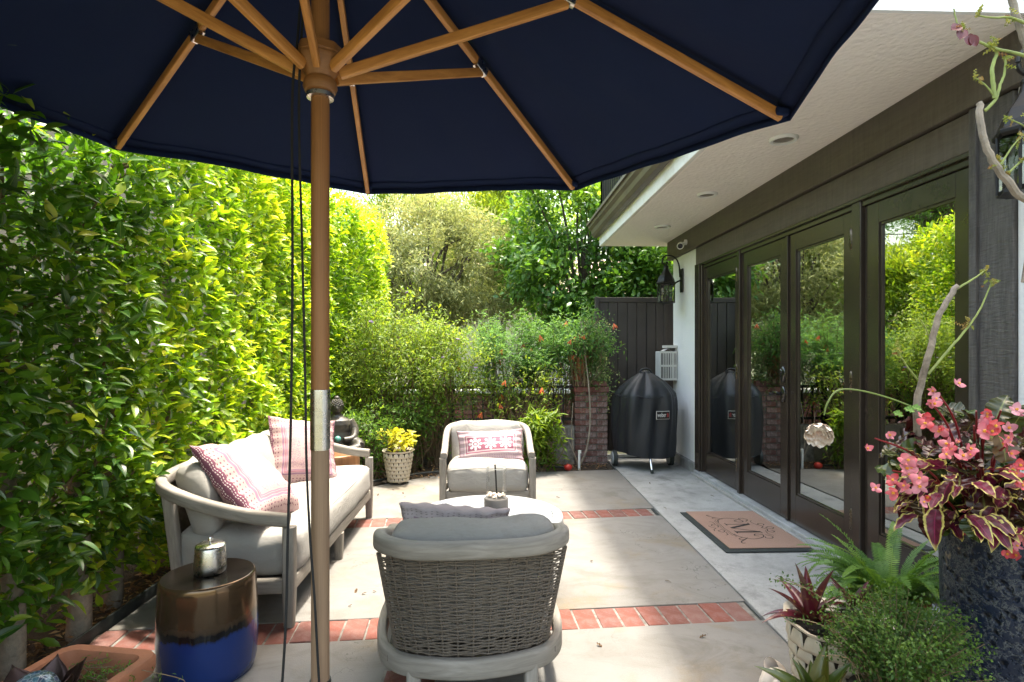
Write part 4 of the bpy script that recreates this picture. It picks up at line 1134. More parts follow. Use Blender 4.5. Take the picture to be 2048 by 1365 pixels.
def stool(loc, label, mat, h=.387, r=.178):
    t = empty('garden_stool', loc, label=label, cat='stool')
    MB().lathe([(r * .90, 0), (r * .94, .004), (r * 1.0, h * .12), (r * 1.03, h * .4), (r * 1.02, h * .65), (r * .985, h * .93), (r * .975, h - .010), (r * .955, h - .002), (r * .93, h)], 64, capt=False).build('body', mat, t, angle=60)
    MB().lathe([(r * .93, h), (r * .6, h - .002), (r * .2, h - .003), (.001, h - .003)], 48, capb=False, capt=False).build('seat_top', simple('dark_bronze_glaze', (.055, .045, .036), .18, .3, 8, .12, 20, metal=.7) if mat is M['glaze'] else mat, t)
    return t
stool((-1.135, 2.315, 0), 'cylindrical garden stool glazed bronze above cobalt blue by the sofa', M['glaze'])
def copper():
    t = NT('copper_glaze'); co = t.coord(); n = t.noise(t.map(co, (14, 14, 1.5)), 1, 4, .6)
    t.set(Base_Color=t.ramp(n, [(.3, (.10, .045, .02)), (.6, (.27, .13, .06)), (.8, (.4, .22, .11))]), Roughness=.35, Metallic=.3); t.bump(n, .2, .004); return t.m
stool((-1.30, 4.78, 0), 'copper brown glazed stool behind the far end of the sofa', copper(), .42, .19)
cn = empty('steel_canister', (-1.135, 2.33, .388), label='brushed steel lidded canister standing on the blue glazed stool', cat='canister')
MB().lathe([(.056, 0), (.059, .003), (.060, .03), (.055, .098), (.053, .102)], 40).build('body', M['steel'], cn, angle=50)
MB().lathe([(.055, .102), (.056, .106), (.05, .112), (.0, .114)], 40, capb=False, capt=False).build('lid', M['steel'], cn, angle=50)
MB().lathe([(.004, .112), (.004, .120), (.0085, .123), (.0085, .136), (.007, .139)], 16).build('knob', M['chrome'], cn)

# ------------------------------------------------------------------ door mat
mt = empty('door_mat', (1.768, 3.972, 0), label='tan door mat with a scrolled letter M in front of the French doors', cat='mat')
def coir():
    t = NT('tan_mat_pile'); co = t.coord(); n = t.noise(co, 240, 3, .7); m = t.noise(co, 5, 4)
    c = t.mix(t.rng(n, .3, .7), (.25, .145, .105), (.40, .25, .19)); c = t.mix(t.rng(m, .4, .7, 0, .3), c, (.26, .16, .11))
    t.set(Base_Color=c, Roughness=.98); t.bump(n, .8, .004); return t.m
MB().prism([(-.298, -.437), (.298, -.437), (.298, .442), (-.298, .442)], .0, .007).build('rubber_base', M['rubber'], mt, smooth=False, bevel=.004)
MB().prism([(-.252, -.385), (.296, -.385), (.296, .44), (-.252, .44)], .0075, .012).build('pile', coir(), mt, smooth=False, bevel=.003)
ink = simple('mat_print_black', (.02, .014, .012), .95, .3, 100)
ZI = .0130
def ribbon(mb, pts, w):
    """flat printed stroke in letter space (a = reading direction, b = up); maps to mat x = b, y = -a"""
    pts = [np.array(p, float) for p in pts]; n = len(pts); b0 = len(mb.v)
    for i, p in enumerate(pts):
        t_ = pts[min(i + 1, n - 1)] - pts[max(i - 1, 0)]; t_ = t_ / max(1e-9, np.linalg.norm(t_)); nn = np.array([-t_[1], t_[0]])
        ww = w[i] if hasattr(w, '__len__') else w
        for s in (-1, 1):
            q = p + nn * ww * s / 2; mb.v.append((q[1] + .01, -q[0] + .015, ZI))
    for i in range(n - 1): mb.face((b0 + 2 * i, b0 + 2 * i + 1, b0 + 2 * i + 3, b0 + 2 * i + 2))
M_ = MB()
def stroke(a, b, w): ribbon(M_, [a, b], w)
stroke((-.085, -.085), (-.085, .085), .010); stroke((-.088, .085), (.0, -.082), .026); stroke((.0, -.082), (.085, .085), .009); stroke((.088, .085), (.088, -.085), .026)
for x, w in ((-.085, .05), (.088, .06)): stroke((x - w / 2, -.086), (x + w / 2, -.086), .007)
stroke((-.115, .086), (-.078, .086), .007); stroke((.078, .086), (.12, .086), .007)
M_.build('letter_m', ink, mt, smooth=False)
S_ = MB()
def spiral(c, r0, r1, a0, turns, w0, w1, n=40):
    pts = [(c[0] + (r0 + (r1 - r0) * k / n) * math.cos(a0 + turns * 2 * PI * k / n), c[1] + (r0 + (r1 - r0) * k / n) * math.sin(a0 + turns * 2 * PI * k / n)) for k in range(n + 1)]
    ribbon(S_, pts, [w0 + (w1 - w0) * k / n for k in range(n + 1)])
for s in (-1, 1):
    def cv(P, w): ribbon(S_, [(s * p[0], p[1]) for p in [q[:2] for q in spline([(x, y, 0) for x, y in P], 8)]], w)
    cv([(.13, -.12), (.19, -.10), (.235, -.03), (.20, .05), (.15, .07), (.135, .03), (.165, .01), (.18, .035)], .007)
    cv([(.15, .09), (.19, .12), (.225, .10), (.22, .065), (.19, .07)], .006)
    cv([(.21, -.06), (.25, -.10), (.285, -.135), (.315, -.14), (.31, -.12)], .007)
    cv([(.20, -.09), (.225, -.125), (.25, -.12), (.24, -.10)], .005)
    cv([(.0, .135), (.03, .16), (.075, .145), (.10, .165), (.08, .19), (.055, .175)], .006)
    cv([(.0, .165), (.025, .20), (.0, .225)], .006); cv([(.06, .135), (.13, .12), (.17, .14)], .004)
    cv([(.0, -.135), (.06, -.13), (.19, -.125)], .004); cv([(.0, -.15), (.06, -.145), (.17, -.14)], .003)
    cv([(.02, -.17), (.06, -.155), (.09, -.18), (.06, -.20), (.045, -.18)], .006); cv([(0, -.19), (.025, -.215), (.06, -.225)], .005); cv([(.09, -.16), (.14, -.165), (.15, -.185)], .005)
S_.build('scrollwork', ink, mt, smooth=False)

# ------------------------------------------------------------------ covered kettle grill
gr = empty('covered_grill', (1.68, 6.20, 0), label='kettle barbecue under a black fitted cover beside the white wall', cat='grill')
def cover_mat():
    t = NT('black_vinyl_cover'); co = t.coord()
    t.set(Base_Color=t.mix(t.noise(co, 4, 4), (.010, .011, .014), (.020, .022, .027)), Roughness=.5); t.b.inputs['Specular IOR Level'].default_value = .45
    t.bump(t.math('ADD', t.noise(t.map(co, (1, 1, .5)), 9, 4, .55), t.math('MULTIPLY', t.noise(co, 300, 2), .05)), .35, .02); return t.m
cvm = cover_mat()
def prof(z):
    P = [(.155, .325), (.3, .335), (.55, .335), (.72, .33), (.80, .318), (.86, .275), (.93, .20), (.99, .12), (1.03, .06), (1.052, .03), (1.056, .0)]
    for (z0, r0), (z1, r1) in zip(P, P[1:]):
        if z <= z1: return r0 + (r1 - r0) * (z - z0) / (z1 - z0)
    return 0
zs = list(np.linspace(.155, .72, 18)) + list(np.linspace(.735, 1.056, 20))
qq = np.random.default_rng(4)
pf = qq.uniform(0, 6, 6)
mb = MB(); n = 84; b = 0
for z in zs:
    r = prof(z); top = max(0, min(1, (z - .7) / .3))
    for k in range(n):
        a = 2 * PI * k / n
        fold = (.020 * math.sin(5 * a + pf[0] + 1.5 * z) + .013 * math.sin(11 * a + pf[1] - 3.5 * z)) * (.6 + .9 * (1 - abs(z - .62) / .5))
        crown = .030 * top * abs(math.sin(2 * a + .5)) ** .5 - .02 * top
        rr = max(0.0, r + fold * min(1, r / .2) + crown * min(1, r / .2))
        zz = z + (.02 * math.sin(2 * a + 1.0) if z < .2 else 0) + .012 * math.sin(3 * a + pf[2]) * (1 - top) * (z > .3)
        mb.v.append((rr * math.cos(a), rr * math.sin(a) * .95, zz))
for i in range(len(zs) - 1):
    for k in range(n):
        k2 = (k + 1) % n; mb.face((i * n + k, i * n + k2, (i + 1) * n + k2, (i + 1) * n + k))
mb.build('cover', cvm, gr, angle=70)
seam = [((prof(.80) + .012 + .010 * math.sin(5 * a + pf[0])) * math.cos(a), (prof(.80) + .012 + .01 * math.sin(5 * a + pf[0])) * math.sin(a) * .95, .795 - .028 * abs(math.sin(3.5 * a + .9))) for a in np.linspace(0, 2 * PI, 120, endpoint=False)]
MB().tube(seam, .005, 6, closed=True).build('cover_seam', cvm, gr)
MB().tube(spline([(-.07, -.03, 1.03), (-.05, -.03, 1.062), (0, -.03, 1.072), (.04, -.03, 1.058), (.06, -.03, 1.03)], 5), .010, 8).build('cover_handle', cvm, gr)
for (x, y) in ((-.06 + .03, -.33),):
    MB().tube([(x + .01, y + .1, .2), (x, y - .03, .03)], .014, 12).build('leg', M['chrome'], gr)
    MB().tube([(x, y - .03, .03), (x + .001, y - .034, .0)], .017, 12).build('leg_tip', M['rubber'], gr)
wc = (-.335, .02, .09)
for sx, xx in ((-1, -.335), (1, .285)):
    w = MB().tube([(xx - .022, .03, .09), (xx + .022, .03, .09)], .088, 32).build('wheel', M['rubber'], gr, angle=50, bevel=.006)
    MB().tube([(xx - .030, .03, .09), (xx - .022, .03, .09)], [.062, .068], 28).build('hubcap', simple('wheel_grey', (.30, .32, .34), .5, .1), w)
MB().tube([(-.33, .03, .09), (.28, .03, .09)], .007, 8).build('axle', M['chrome'], gr)
# printed patch
pa = math.radians(-84); pr = .357
pc = V3(pr * math.cos(pa) - .0, pr * math.sin(pa) * .96 - .012, .60)
pt = MB().box(-.076, .076, -.003, .003, -.043, .043).build('logo_patch', simple('patch_white', (.6, .58, .55), .6, .1), gr, smooth=False, bevel=.004)
pt.location = pc + V3(.05, 0, 0); pt.rotation_euler = (0, 0, math.radians(12))
pb = MB().box(-.071, .071, -.0045, -.0032, -.038, .038).build('patch_field', simple('patch_black', (.012, .010, .010), .6, .1), pt, smooth=False)
def text_mesh(body, size, mat, name):
    cu = bpy.data.curves.new(name, 'FONT'); cu.body = body; cu.size = size; cu.align_x = 'CENTER'; cu.align_y = 'CENTER'; cu.extrude = .0006
    ob = bpy.data.objects.new(name, cu); COL.objects.link(ob)
    dg = bpy.context.evaluated_depsgraph_get(); me = bpy.data.meshes.new_from_object(ob.evaluated_get(dg))
    bpy.data.objects.remove(ob); me.materials.clear(); me.materials.append(mat); return me
me = text_mesh('weber', .062, simple('logo_white', (.8, .78, .76), .5, .05), 'logo_text')
lt = bpy.data.objects.new('logo_text', me); COL.objects.link(lt); lt.parent = pt
lt.location = (-.015, -.0055, .002); lt.rotation_euler = (PI / 2, 0, 0); lt.scale = (.62, 1.05, 1)
rd = MB().sheet(lambda u, w: (.040 + .022 * u + .005 * math.sin(w * PI), -.0056, -.02 + .045 * w * (1 - .25 * abs(2 * u - 1))), 6, 6).build('logo_flame', simple('logo_red', (.30, .03, .03), .5, .1), pt)
# ------------------------------------------------------------------ foliage materials
FIC = [(0, (.022, .065, .010)), (.3, (.055, .13, .014)), (.6, (.14, .24, .018)), (.85, (.28, .36, .026)), (1, (.40, .42, .045))]
M['ficus'] = leafmat('ficus_leaf', FIC, .38, .32, .5, (1.5, 1.5, .5))
M['ficus_leaf'] = leafobj('ficus_single_leaf', [(0, (.020, .058, .010)), (.45, (.040, .10, .013)), (.78, (.075, .15, .016)), (.9, (.20, .27, .025)), (1, (.36, .38, .045))], .36, .3, (1.5, 1.5, .5))  # mostly dark stops: near hedge shade put into the leaf colour
M['feather'] = leafmat('feathery_leaf', [(0, (.07, .09, .038)), (.5, (.155, .18, .075)), (.85, (.24, .25, .115)), (1, (.31, .26, .12))], .32, .55, .25, (1.15, 1.15, .75))
M['darktree'] = leafmat('glossy_dark_leaf', [(0, (.016, .048, .010)), (.5, (.045, .115, .018)), (.85, (.11, .20, .028)), (1, (.22, .31, .05))], .33, .32, .5)
M['yellowbush'] = leafmat('yellow_green_leaf', [(0, (.045, .09, .018)), (.5, (.13, .195, .032)), (.85, (.21, .25, .04)), (1, (.36, .24, .05))], .4, .45, .3)
M['greenbush'] = leafmat('mid_green_leaf', [(0, (.025, .06, .014)), (.5, (.065, .13, .022)), (.85, (.13, .21, .035)), (1, (.24, .28, .05))], .4, .45, .3)
M['pinnate'] = leafmat('cool_green_leaf', [(0, (.025, .07, .024)), (.5, (.065, .145, .045)), (.85, (.13, .22, .06)), (1, (.24, .32, .06))], .4, .45, .3)
M['grey_ivy'] = leafmat('variegated_ivy_leaf', [(0, (.05, .09, .035)), (.5, (.12, .18, .075)), (1, (.36, .40, .24))], .3, .5, .3)
M['bright'] = leafmat('bright_green_leaf', [(0, (.035, .08, .010)), (.5, (.10, .165, .017)), (1, (.22, .27, .03))], .4, .4, .35)
M['dry'] = simple('dry_leaf', (.09, .05, .022), .9, .4, 60)

def sstep(a, b, x):
    t = np.clip((x - a) / (b - a), 0, 1); return t * t * (3 - 2 * t)
# ------------------------------------------------------------------ ficus hedge: a row of separate small trees
def leaf_single(mat, L=.085, W=.037, curl=.10):
    mb = MB()
    def fn(u, w):
        hw = W / 2 * (math.sin(PI * min(1, u ** .82)) ** .8) * (1 - .12 * u); x = (w - .5) * 2 * hw
        return (x, u * L, abs(w - .5) * 2 * hw * .42 - curl * L * u * u)
    return mb.sheet(fn, 7, 4).mesh('leaf', mat, True, 80)
FL = [leaf_single(M['ficus_leaf'], .088, .038, .14), leaf_single(M['ficus_leaf'], .080, .036, .05), leaf_single(M['ficus_leaf'], .092, .036, .22)]
def hedge_top(y): return 2.20 + .12 * sstep(2.2, 1.7, y) + .75 * sstep(2.5, 3.3, y)
def hedge_x(y, z):
    b = .025 * np.sin(y * 3.1 + 1) * np.sin(z * 2.7) + .022 * np.sin(y * 7.3 + z * 9.1) + .02 * np.sin(y * 17 - z * 13)
    return -1.70 + b + .05 * sstep(1.2, 2.6, z) - .16 * sstep(.75, .15, z) + .28 * sstep(5.6, 7.2, y)
TR = [(1.25, -1.98, 1), (1.72, -1.93, 1), (2.28, -1.88, 1), (2.62, -1.86, 1), (2.95, -1.93, 1), (3.50, -1.95, 0), (4.1, -1.96, 0), (4.72, -1.93, 0), (5.35, -1.92, 0), (6.0, -1.9, 0), (6.65, -1.85, 0), (7.2, -1.8, 0)]
where = ['at the left edge, nearest the camera', 'behind the terracotta planter', 'beside the terracotta planter, shaded by the umbrella', 'with pale trunk showing behind the blue stool', 'behind the near arm of the sofa',
         'behind the near half of the sofa', 'behind the middle of the sofa', 'behind the umbrella pole, past the sofa middle', 'behind the far pillow of the sofa', 'just left of the seated statue', 'tall one behind the seated statue', 'last one, at the far end of the hedge']
rg_ = np.random.default_rng(21)
for i, (ty, tx, near) in enumerate(TR):
    y0 = (TR[i - 1][0] + ty) / 2 if i else ty - .35
    y1 = (TR[i + 1][0] + ty) / 2 if i < len(TR) - 1 else ty + .3
    t = empty('ficus_tree', (tx, ty, 0), label='clipped ficus hedge tree ' + where[i], cat='tree', group='ficus trees of the left hedge')
    zt = float(hedge_top(ty))
    lean = rg_.uniform(-.05, .05)
    tp = spline([(0, 0, -.06), (.01, lean * .4, .35), (-.02, lean, .9), (-.04, lean * 1.5, zt * .75)], 6)
    MB().tube(tp, list(np.linspace(.052, .02, len(tp))), 12).build('trunk', M['bark'], t)
    lm = MB()
    for k in range(16):
        z = rg_.uniform(.35, zt * .85); a = rg_.uniform(-1.5, 1.5)
        e = V3(.04 + .14 * abs(math.cos(a)), .36 * math.sin(a), z + rg_.uniform(.08, .35))
        lm.tube(spline([(-.01, lean * z / 1.2, z), (e[0] * .5, e[1] * .6, z + .1), tuple(e)], 4), list(np.linspace(.011, .003, 9)), 6)
    tag(lm.build('branches', M['twig'], t), kind='stuff')
    n = int((y1 - y0) * zt * 3500 * (1.0 if near else .95))
    y = rg_.uniform(y0 - .04, y1 + .04, n); zz = rg_.random(n)
    zb = .07 + .07 * np.sin(y * 9) + (.0 if i not in (3,) else .20)
    top = hedge_top(y) + .07 * np.sin(y * 11) + .05 * np.sin(y * 23 + 2)
    z = zb + (top - zb) * zz
    keep = rg_.random(n) < np.clip(.5 + (z - zb) / .35, .2, 1); y, z = y[keep], z[keep]; top = top[keep]; n = len(y)
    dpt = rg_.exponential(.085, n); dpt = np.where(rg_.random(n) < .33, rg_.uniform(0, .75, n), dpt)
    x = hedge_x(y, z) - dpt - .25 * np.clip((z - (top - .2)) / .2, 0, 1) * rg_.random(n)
    if i == 0: pass
    P = np.stack([x - tx, y - ty, z], 1)
    out = np.stack([np.full(n, .75), np.full(n, -.12), np.full(n, .28)], 1)
    A = out + rdir(n, rg_) * .85; N = np.stack([np.full(n, .45), np.full(n, -.15), np.full(n, .9)], 1) + rdir(n, rg_) * .55
    clump = .5 + .5 * np.sin(y * 5.3 + z * 3.1) * np.sin(z * 6.1 - y * 2.2)
    var = np.clip(.10 - .13 * sstep(2.9, 2.2, y) + .34 * rg_.random(n) + .10 * clump + (.06 + .36 * sstep(2.4, 3.2, y)) * np.exp(-dpt / .14) + .14 * sstep(1.9, 2.9, z) + .35 * (rg_.random(n) < .12), 0, 1)  # near leaves darkened, far ones brightened: umbrella shade and sun put into colour
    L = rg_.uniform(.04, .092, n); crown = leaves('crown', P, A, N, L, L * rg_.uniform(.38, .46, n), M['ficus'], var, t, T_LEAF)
    if near:
        m = 240
        y = rg_.uniform(y0, y1, m); z = .20 + (hedge_top(y) + .05 - .20) * rg_.random(m); x = hedge_x(y, z) + rg_.uniform(-.02, .055, m)
        for k in range(m):
            A_ = V3(.75, -.15, .25) + rdir(1, rg_)[0] * .85; N_ = V3(.5, -.25, .9) + rdir(1, rg_)[0] * .5
            s = rg_.uniform(.72, 1.08)
            place('leaf', FL[k % 3], t, (x[k] - tx, y[k] - ty, z[k]), frame(A_, N_), (s, s, s))

# ------------------------------------------------------------------ trees beyond the garden
def tree(name, label, base, trunk_h, crown_c, rad, nclump, per, L, W, mat, bark, seed, droop=0.0, cs=.3, group='trees beyond the back railing', tmpl=T_DIA, trunk_r=.09, hollow=.55, limbs=14, yup=.2, wr=(.9, 1.2)):
    q = np.random.default_rng(seed)
    t = empty(name, base, label=label, cat='tree', group=group); b = np.array(base)
    cc = np.array(crown_c) - b; rad = np.array(rad)
    d = rdir(nclump, q); rr = hollow + (1 - hollow) * q.random(nclump) ** .6
    wob = 1 + .16 * np.sin(d[:, 0] * 5 + seed) + .14 * np.sin(d[:, 2] * 6 + d[:, 1] * 4 + seed * 2)
    C = cc + d * rad * (rr * wob)[:, None]
    tp = spline([(0, 0, -.15), (.05, .02, trunk_h * .5), (cc[0] * .25, cc[1] * .25, trunk_h), (cc[0] * .8, cc[1] * .8, cc[2])], 6)
    MB().tube(tp, list(np.linspace(trunk_r, trunk_r * .35, len(tp))), 10).build('trunk', bark, t)
    lm = MB()
    for k in range(limbs):
        e = C[k * max(1, nclump // max(1, limbs)) % nclump]; s = np.array(tp[int(len(tp) * q.uniform(.45, .95))])
        m = (s + e) / 2 + V3(0, 0, .15) + q.normal(size=3) * .12
        lm.tube(spline([s, m, e], 5), list(np.linspace(trunk_r * .42, .008, 11)), 6)
    lm.build('limbs', bark, t)
    n = nclump * per; ci = np.repeat(np.arange(nclump), per)
    off = q.normal(size=(n, 3)) * cs * np.array([1, 1, .75])
    P = C[ci] + off
    od = P - cc; od /= np.maximum(.05, np.linalg.norm(od, axis=1, keepdims=True))
    A = od * .7 + rdir(n, q) * .8 + np.array([0, 0, -droop]); N = od * .5 + np.array([0, 0, .8]) + rdir(n, q) * .6
    cv = q.random(nclump)
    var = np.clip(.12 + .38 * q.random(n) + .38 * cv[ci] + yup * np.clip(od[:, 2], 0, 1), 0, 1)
    LL = q.uniform(.7, 1.25, n) * L
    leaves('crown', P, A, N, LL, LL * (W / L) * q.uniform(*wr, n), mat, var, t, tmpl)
    return t
tree('feathery_tree', 'broad feathery olive-yellow tree in the middle beyond the railing', (-1.3, 10.8, 0), 1.2, (-1.05, 10.4, 2.75), (1.55, 1.2, 1.42), 150, 230, .105, .019, M['feather'], M['dark_bark'], 3, .25, .15, limbs=30, hollow=.5)
tree('dark_tree', 'dense dark green tree right of centre beside the balcony', (1.5, 9.6, 0), 1.5, (1.55, 9.3, 3.0), (1.55, 1.1, 1.6), 110, 250, .105, .047, M['darktree'], M['dark_bark'], 4, .0, .17, tmpl=T_LEAF, limbs=26, hollow=.5, trunk_r=.08)
tree('privet_tree', 'small leafy tree filling the gap under the eave above the gate', (2.6, 8.6, 0), 1.2, (2.35, 8.5, 2.15), (.8, .5, .62), 34, 200, .09, .042, M['darktree'], M['dark_bark'], 14, .0, .14, tmpl=T_LEAF, limbs=16, hollow=.4, trunk_r=.05)
tree('cypress_tree', 'tall bright green conifer behind the feathery tree, left of centre', (-2.1, 14.5, 0), 1.5, (-2.1, 14.5, 4.1), (1.1, 1.0, 2.2), 70, 260, .14, .03, M['bright'], M['dark_bark'], 5, -.3, .22)
tree('cypress_tree', 'bright green conifer top showing just below the umbrella edge at centre', (.0, 15.2, 0), 1.5, (-.1, 15.2, 4.2), (1.15, 1.0, 2.0), 70, 260, .14, .03, M['bright'], M['dark_bark'], 6, -.3, .22)
tree('background_tree', 'pale green background tree between conifer and dark tree', (1.6, 17.0, 0), 1.8, (1.2, 16.5, 4.3), (1.5, 1.2, 2.0), 70, 200, .14, .05, M['greenbush'], M['dark_bark'], 7, 0, .3)
tree('background_tree', 'open crowned tree behind the hedge left of the umbrella pole', (-5.4, 16.5, 0), 3.2, (-5.3, 16.2, 5.1), (2.0, 1.5, 1.7), 60, 170, .13, .045, M['darktree'], M['dark_bark'], 8, 0, .30, limbs=30)
tree('pine_tree', 'big spreading dark limbed tree mirrored in the door glass', (-6.4, 12.6, 0), 2.6, (-6.0, 12.0, 5.3), (2.3, 2.2, 1.4), 70, 300, .13, .02, M['darktree'], M['dark_bark'], 9, 0, .28, trunk_r=.28, limbs=34, hollow=.3)
tree('bright_shrub_tree', 'bright yellow-green shrub tree past the hedge end', (-3.1, 9.6, 0), .9, (-3.1, 9.5, 1.9), (.95, .8, 1.2), 70, 260, .12, .03, M['bright'], M['dark_bark'], 10, -.4, .17)
tree('hedge_tree', 'dark hedge tree behind the neighbouring brick wall at right', (3.6, 11.6, 0), 1.2, (3.4, 11.4, 2.0), (1.6, .9, 1.5), 70, 200, .10, .045, M['darktree'], M['dark_bark'], 12, 0, .22, tmpl=T_LEAF)
tree('hedge_tree', 'dark hedge tree behind the feathery tree at left', (-4.2, 12.2, 0), 1.2, (-4.2, 12.0, 2.0), (1.7, .9, 1.5), 70, 200, .10, .045, M['greenbush'], M['dark_bark'], 13, 0, .25)

# ------------------------------------------------------------------ shrubs of the back bed: arching stems with leaves
def shrub(name, label, base, spread, height, nst, nleaf, L, W, mat, seed, lean=(0, 0), top_bias=.35, droop=.4, tmpl=T_DIA, scatter=.07, stem_r=.0045, flowers=None, pin=False):
    q = np.random.default_rng(seed)
    t = empty(name, base, label=label, cat='shrub', group='shrubs of the back flower bed')
    sm = MB(); PP = []; TT = []; ss = []
    for k in range(nst):
        a = q.uniform(0, 2 * PI); r = q.uniform(.15, 1) ** .7
        h = height * q.uniform(.62, 1.05) * (1 - .25 * r * r)
        ex, ey = spread[0] * r * math.cos(a) + lean[0], spread[1] * r * math.sin(a) + lean[1]
        p = spline([(ex * .12 + q.normal() * .06, ey * .12 + q.normal() * .05, -.03), (ex * .35 + q.normal() * .08, ey * .4, h * .45), (ex * .75 + q.normal() * .06, ey * .8, h * .86), (ex * 1.05, ey * 1.05, h * q.uniform(.86, 1.02))], 6)
        sm.tube(p, list(np.linspace(stem_r * q.uniform(.8, 1.9), .0014, len(p))), 5, cap=False)
        p = np.array(p); m = len(p)
        for _ in range(nleaf):
            f = top_bias + (1 - top_bias) * q.random() ** .72; i = min(m - 2, int(f * (m - 1)))
            PP.append(p[i] + (p[i + 1] - p[i]) * q.random()); TT.append(p[i + 1] - p[i]); ss.append(f)
    sm.build('stems', M['twig'], t)
    P = np.array(PP); T_ = np.array(TT); f = np.array(ss); n = len(P)
    T_ /= np.linalg.norm(T_, axis=1, keepdims=True)
    P = P + q.normal(size=(n, 3)) * scatter * np.array([1, 1, .8])
    if pin:   # leaflets paired along little side stalks
        k = 9; ax = rdir(n, q) * .8 + np.array([0, -.1, .15]); ax /= np.linalg.norm(ax, axis=1, keepdims=True)
        sd = np.cross(ax, np.array([0, 0, 1.])); sd /= np.maximum(1e-3, np.linalg.norm(sd, axis=1, keepdims=True))
        Pl, Al = [], []
        for j in range(k):
            s = (j // 2 + 1) / 5 * .10; sg = 1 if j % 2 else -1
            Pl.append(P + ax * s + np.array([0, 0, -1.6]) * s * s); Al.append(ax * .5 + sd * sg * (1 if j < k - 1 else 0))
        P = np.concatenate(Pl); A = np.concatenate(Al); f = np.tile(f, k); n = len(P); N = np.array([0, -.15, 1.]) + rdir(n, q) * .3
    else:
        A = T_ * .35 + rdir(n, q) * .9 + np.array([0, -.15, -droop * .4]); N = np.array([0, -.3, .9]) + rdir(n, q) * .6
    var = np.clip(.1 + .5 * q.random(n) + .35 * (f - .4), 0, 1)
    LL = L * q.uniform(.65, 1.25, n)
    leaves('foliage', P, A, N, LL, LL * W / L, mat, var, t, tmpl)
    if flowers:
        fm, cnt, kind = flowers
        for _ in range(cnt):
            i = q.integers(0, n); o = place('flower', kind, t, P[i] + V3(0, -.05, 0))
            o.rotation_euler = (q.uniform(-.5, .5), q.uniform(-.5, .5), q.uniform(0, 6)); s = q.uniform(.8, 1.25); o.scale = (s, s, s)
    return t
orange = simple('orange_flower', (.62, .13, .04), .5, .3, 30); violet = simple('violet_flower', (.26, .16, .42), .6, .2, 30); pinkw = simple('pale_pink_flower', (.62, .46, .50), .6, .1, 30)
def trumpet():
    mb = MB()
    for k in range(5):
        a = k * 1.26
        mb.tube([(0, 0, .0), (.012 * math.cos(a), .012 * math.sin(a), -.03), (.026 * math.cos(a), .026 * math.sin(a), -.058)], [.002, .006, .002], 5)
    return mb.mesh('flower', orange)
def blossom(mat, r=.02):
    mb = MB()
    for k in range(5):
        a = k * 2 * PI / 5; mb.ellipsoid((r * .6 * math.cos(a), r * .6 * math.sin(a), 0), (r * .55, r * .55, r * .25), 7, 5)
    return mb.mesh('flower', mat)
TRM = trumpet(); VIO = blossom(violet, .022); PNK = blossom(pinkw, .03)
shrub('golden_shrub', 'tall golden-green twiggy shrub left of the pale armchair, next to the hedge', (-1.15, 6.55, 0), (.75, .45), 1.95, 75, 120, .046, .020, M['yellowbush'], 31, (0, -.15), .40, flowers=(0, 10, VIO))
shrub('golden_shrub', 'golden-green twiggy shrub behind the scaled flower pot', (-.62, 6.35, 0), (.62, .40), 1.72, 66, 110, .044, .019, M['yellowbush'], 32, (0, -.2), .42, flowers=(0, 8, VIO))
shrub('lacy_shrub', 'fine leaved cool green shrub above the pale armchair', (.1, 6.75, 0), (.72, .45), 1.72, 60, 46, .028, .013, M['pinnate'], 33, (0, -.2), .42, pin=True, flowers=(0, 12, TRM))
shrub('lacy_shrub', 'fine leaved cool green shrub left of the brick pillar', (.72, 6.75, 0), (.58, .40), 1.70, 50, 42, .028, .013, M['pinnate'], 34, (0, -.15), .45, pin=True, flowers=(0, 5, VIO))
shrub('bushy_shrub', 'mid green leafy shrub low behind the left side of the pale armchair', (-.85, 6.15, 0), (.45, .28), .95, 46, 50, .052, .02, M['greenbush'], 35, (0, -.1), .2)
shrub('bushy_shrub', 'bare stemmed shrub behind the iron railing over the armchair', (.30, 6.25, 0), (.55, .26), 1.25, 44, 26, .052, .02, M['yellowbush'], 36, (0, 0), .35, flowers=(0, 8, TRM))
shrub('lance_leaf_plant', 'upright lance leaved plant at the right side of the far armchair', (.52, 5.98, 0), (.20, .16), .72, 16, 70, .10, .022, M['bright'], 37, (0, -.05), .12, tmpl=T_LEAF, scatter=.03)
0 and shrub('hedge_shrub', 'clipped green shrub behind the railing at centre', (-.4, 7.6, 0), (.9, .5), 1.75, 70, 150, .05, .02, M['greenbush'], 38, (0, 0), .5)
shrub('bushy_shrub', 'low leafy shrub partly covering the seated statue', (-1.22, 5.72, 0), (.30, .2), .75, 26, 60, .05, .02, M['greenbush'], 45, (0, -.05), .1)
0 and shrub('hedge_shrub', 'clipped green shrub behind the railing by the brick pillar', (.75, 7.7, 0), (.75, .5), 1.72, 60, 150, .05, .02, M['pinnate'], 39, (0, 0), .5)
shrub('golden_shrub', 'twiggy shrub in the corner behind the seated statue', (-1.75, 6.4, 0), (.45, .4), 1.5, 46, 130, .036, .016, M['yellowbush'], 40, (0, -.1), .12)
shrub('lily_shrub', 'orange lily-like plant leaning over the gate corner', (1.02, 6.42, .9), (.34, .22), .85, 40, 70, .05, .016, M['pinnate'], 41, (0, -.05), .3, flowers=(0, 9, TRM))
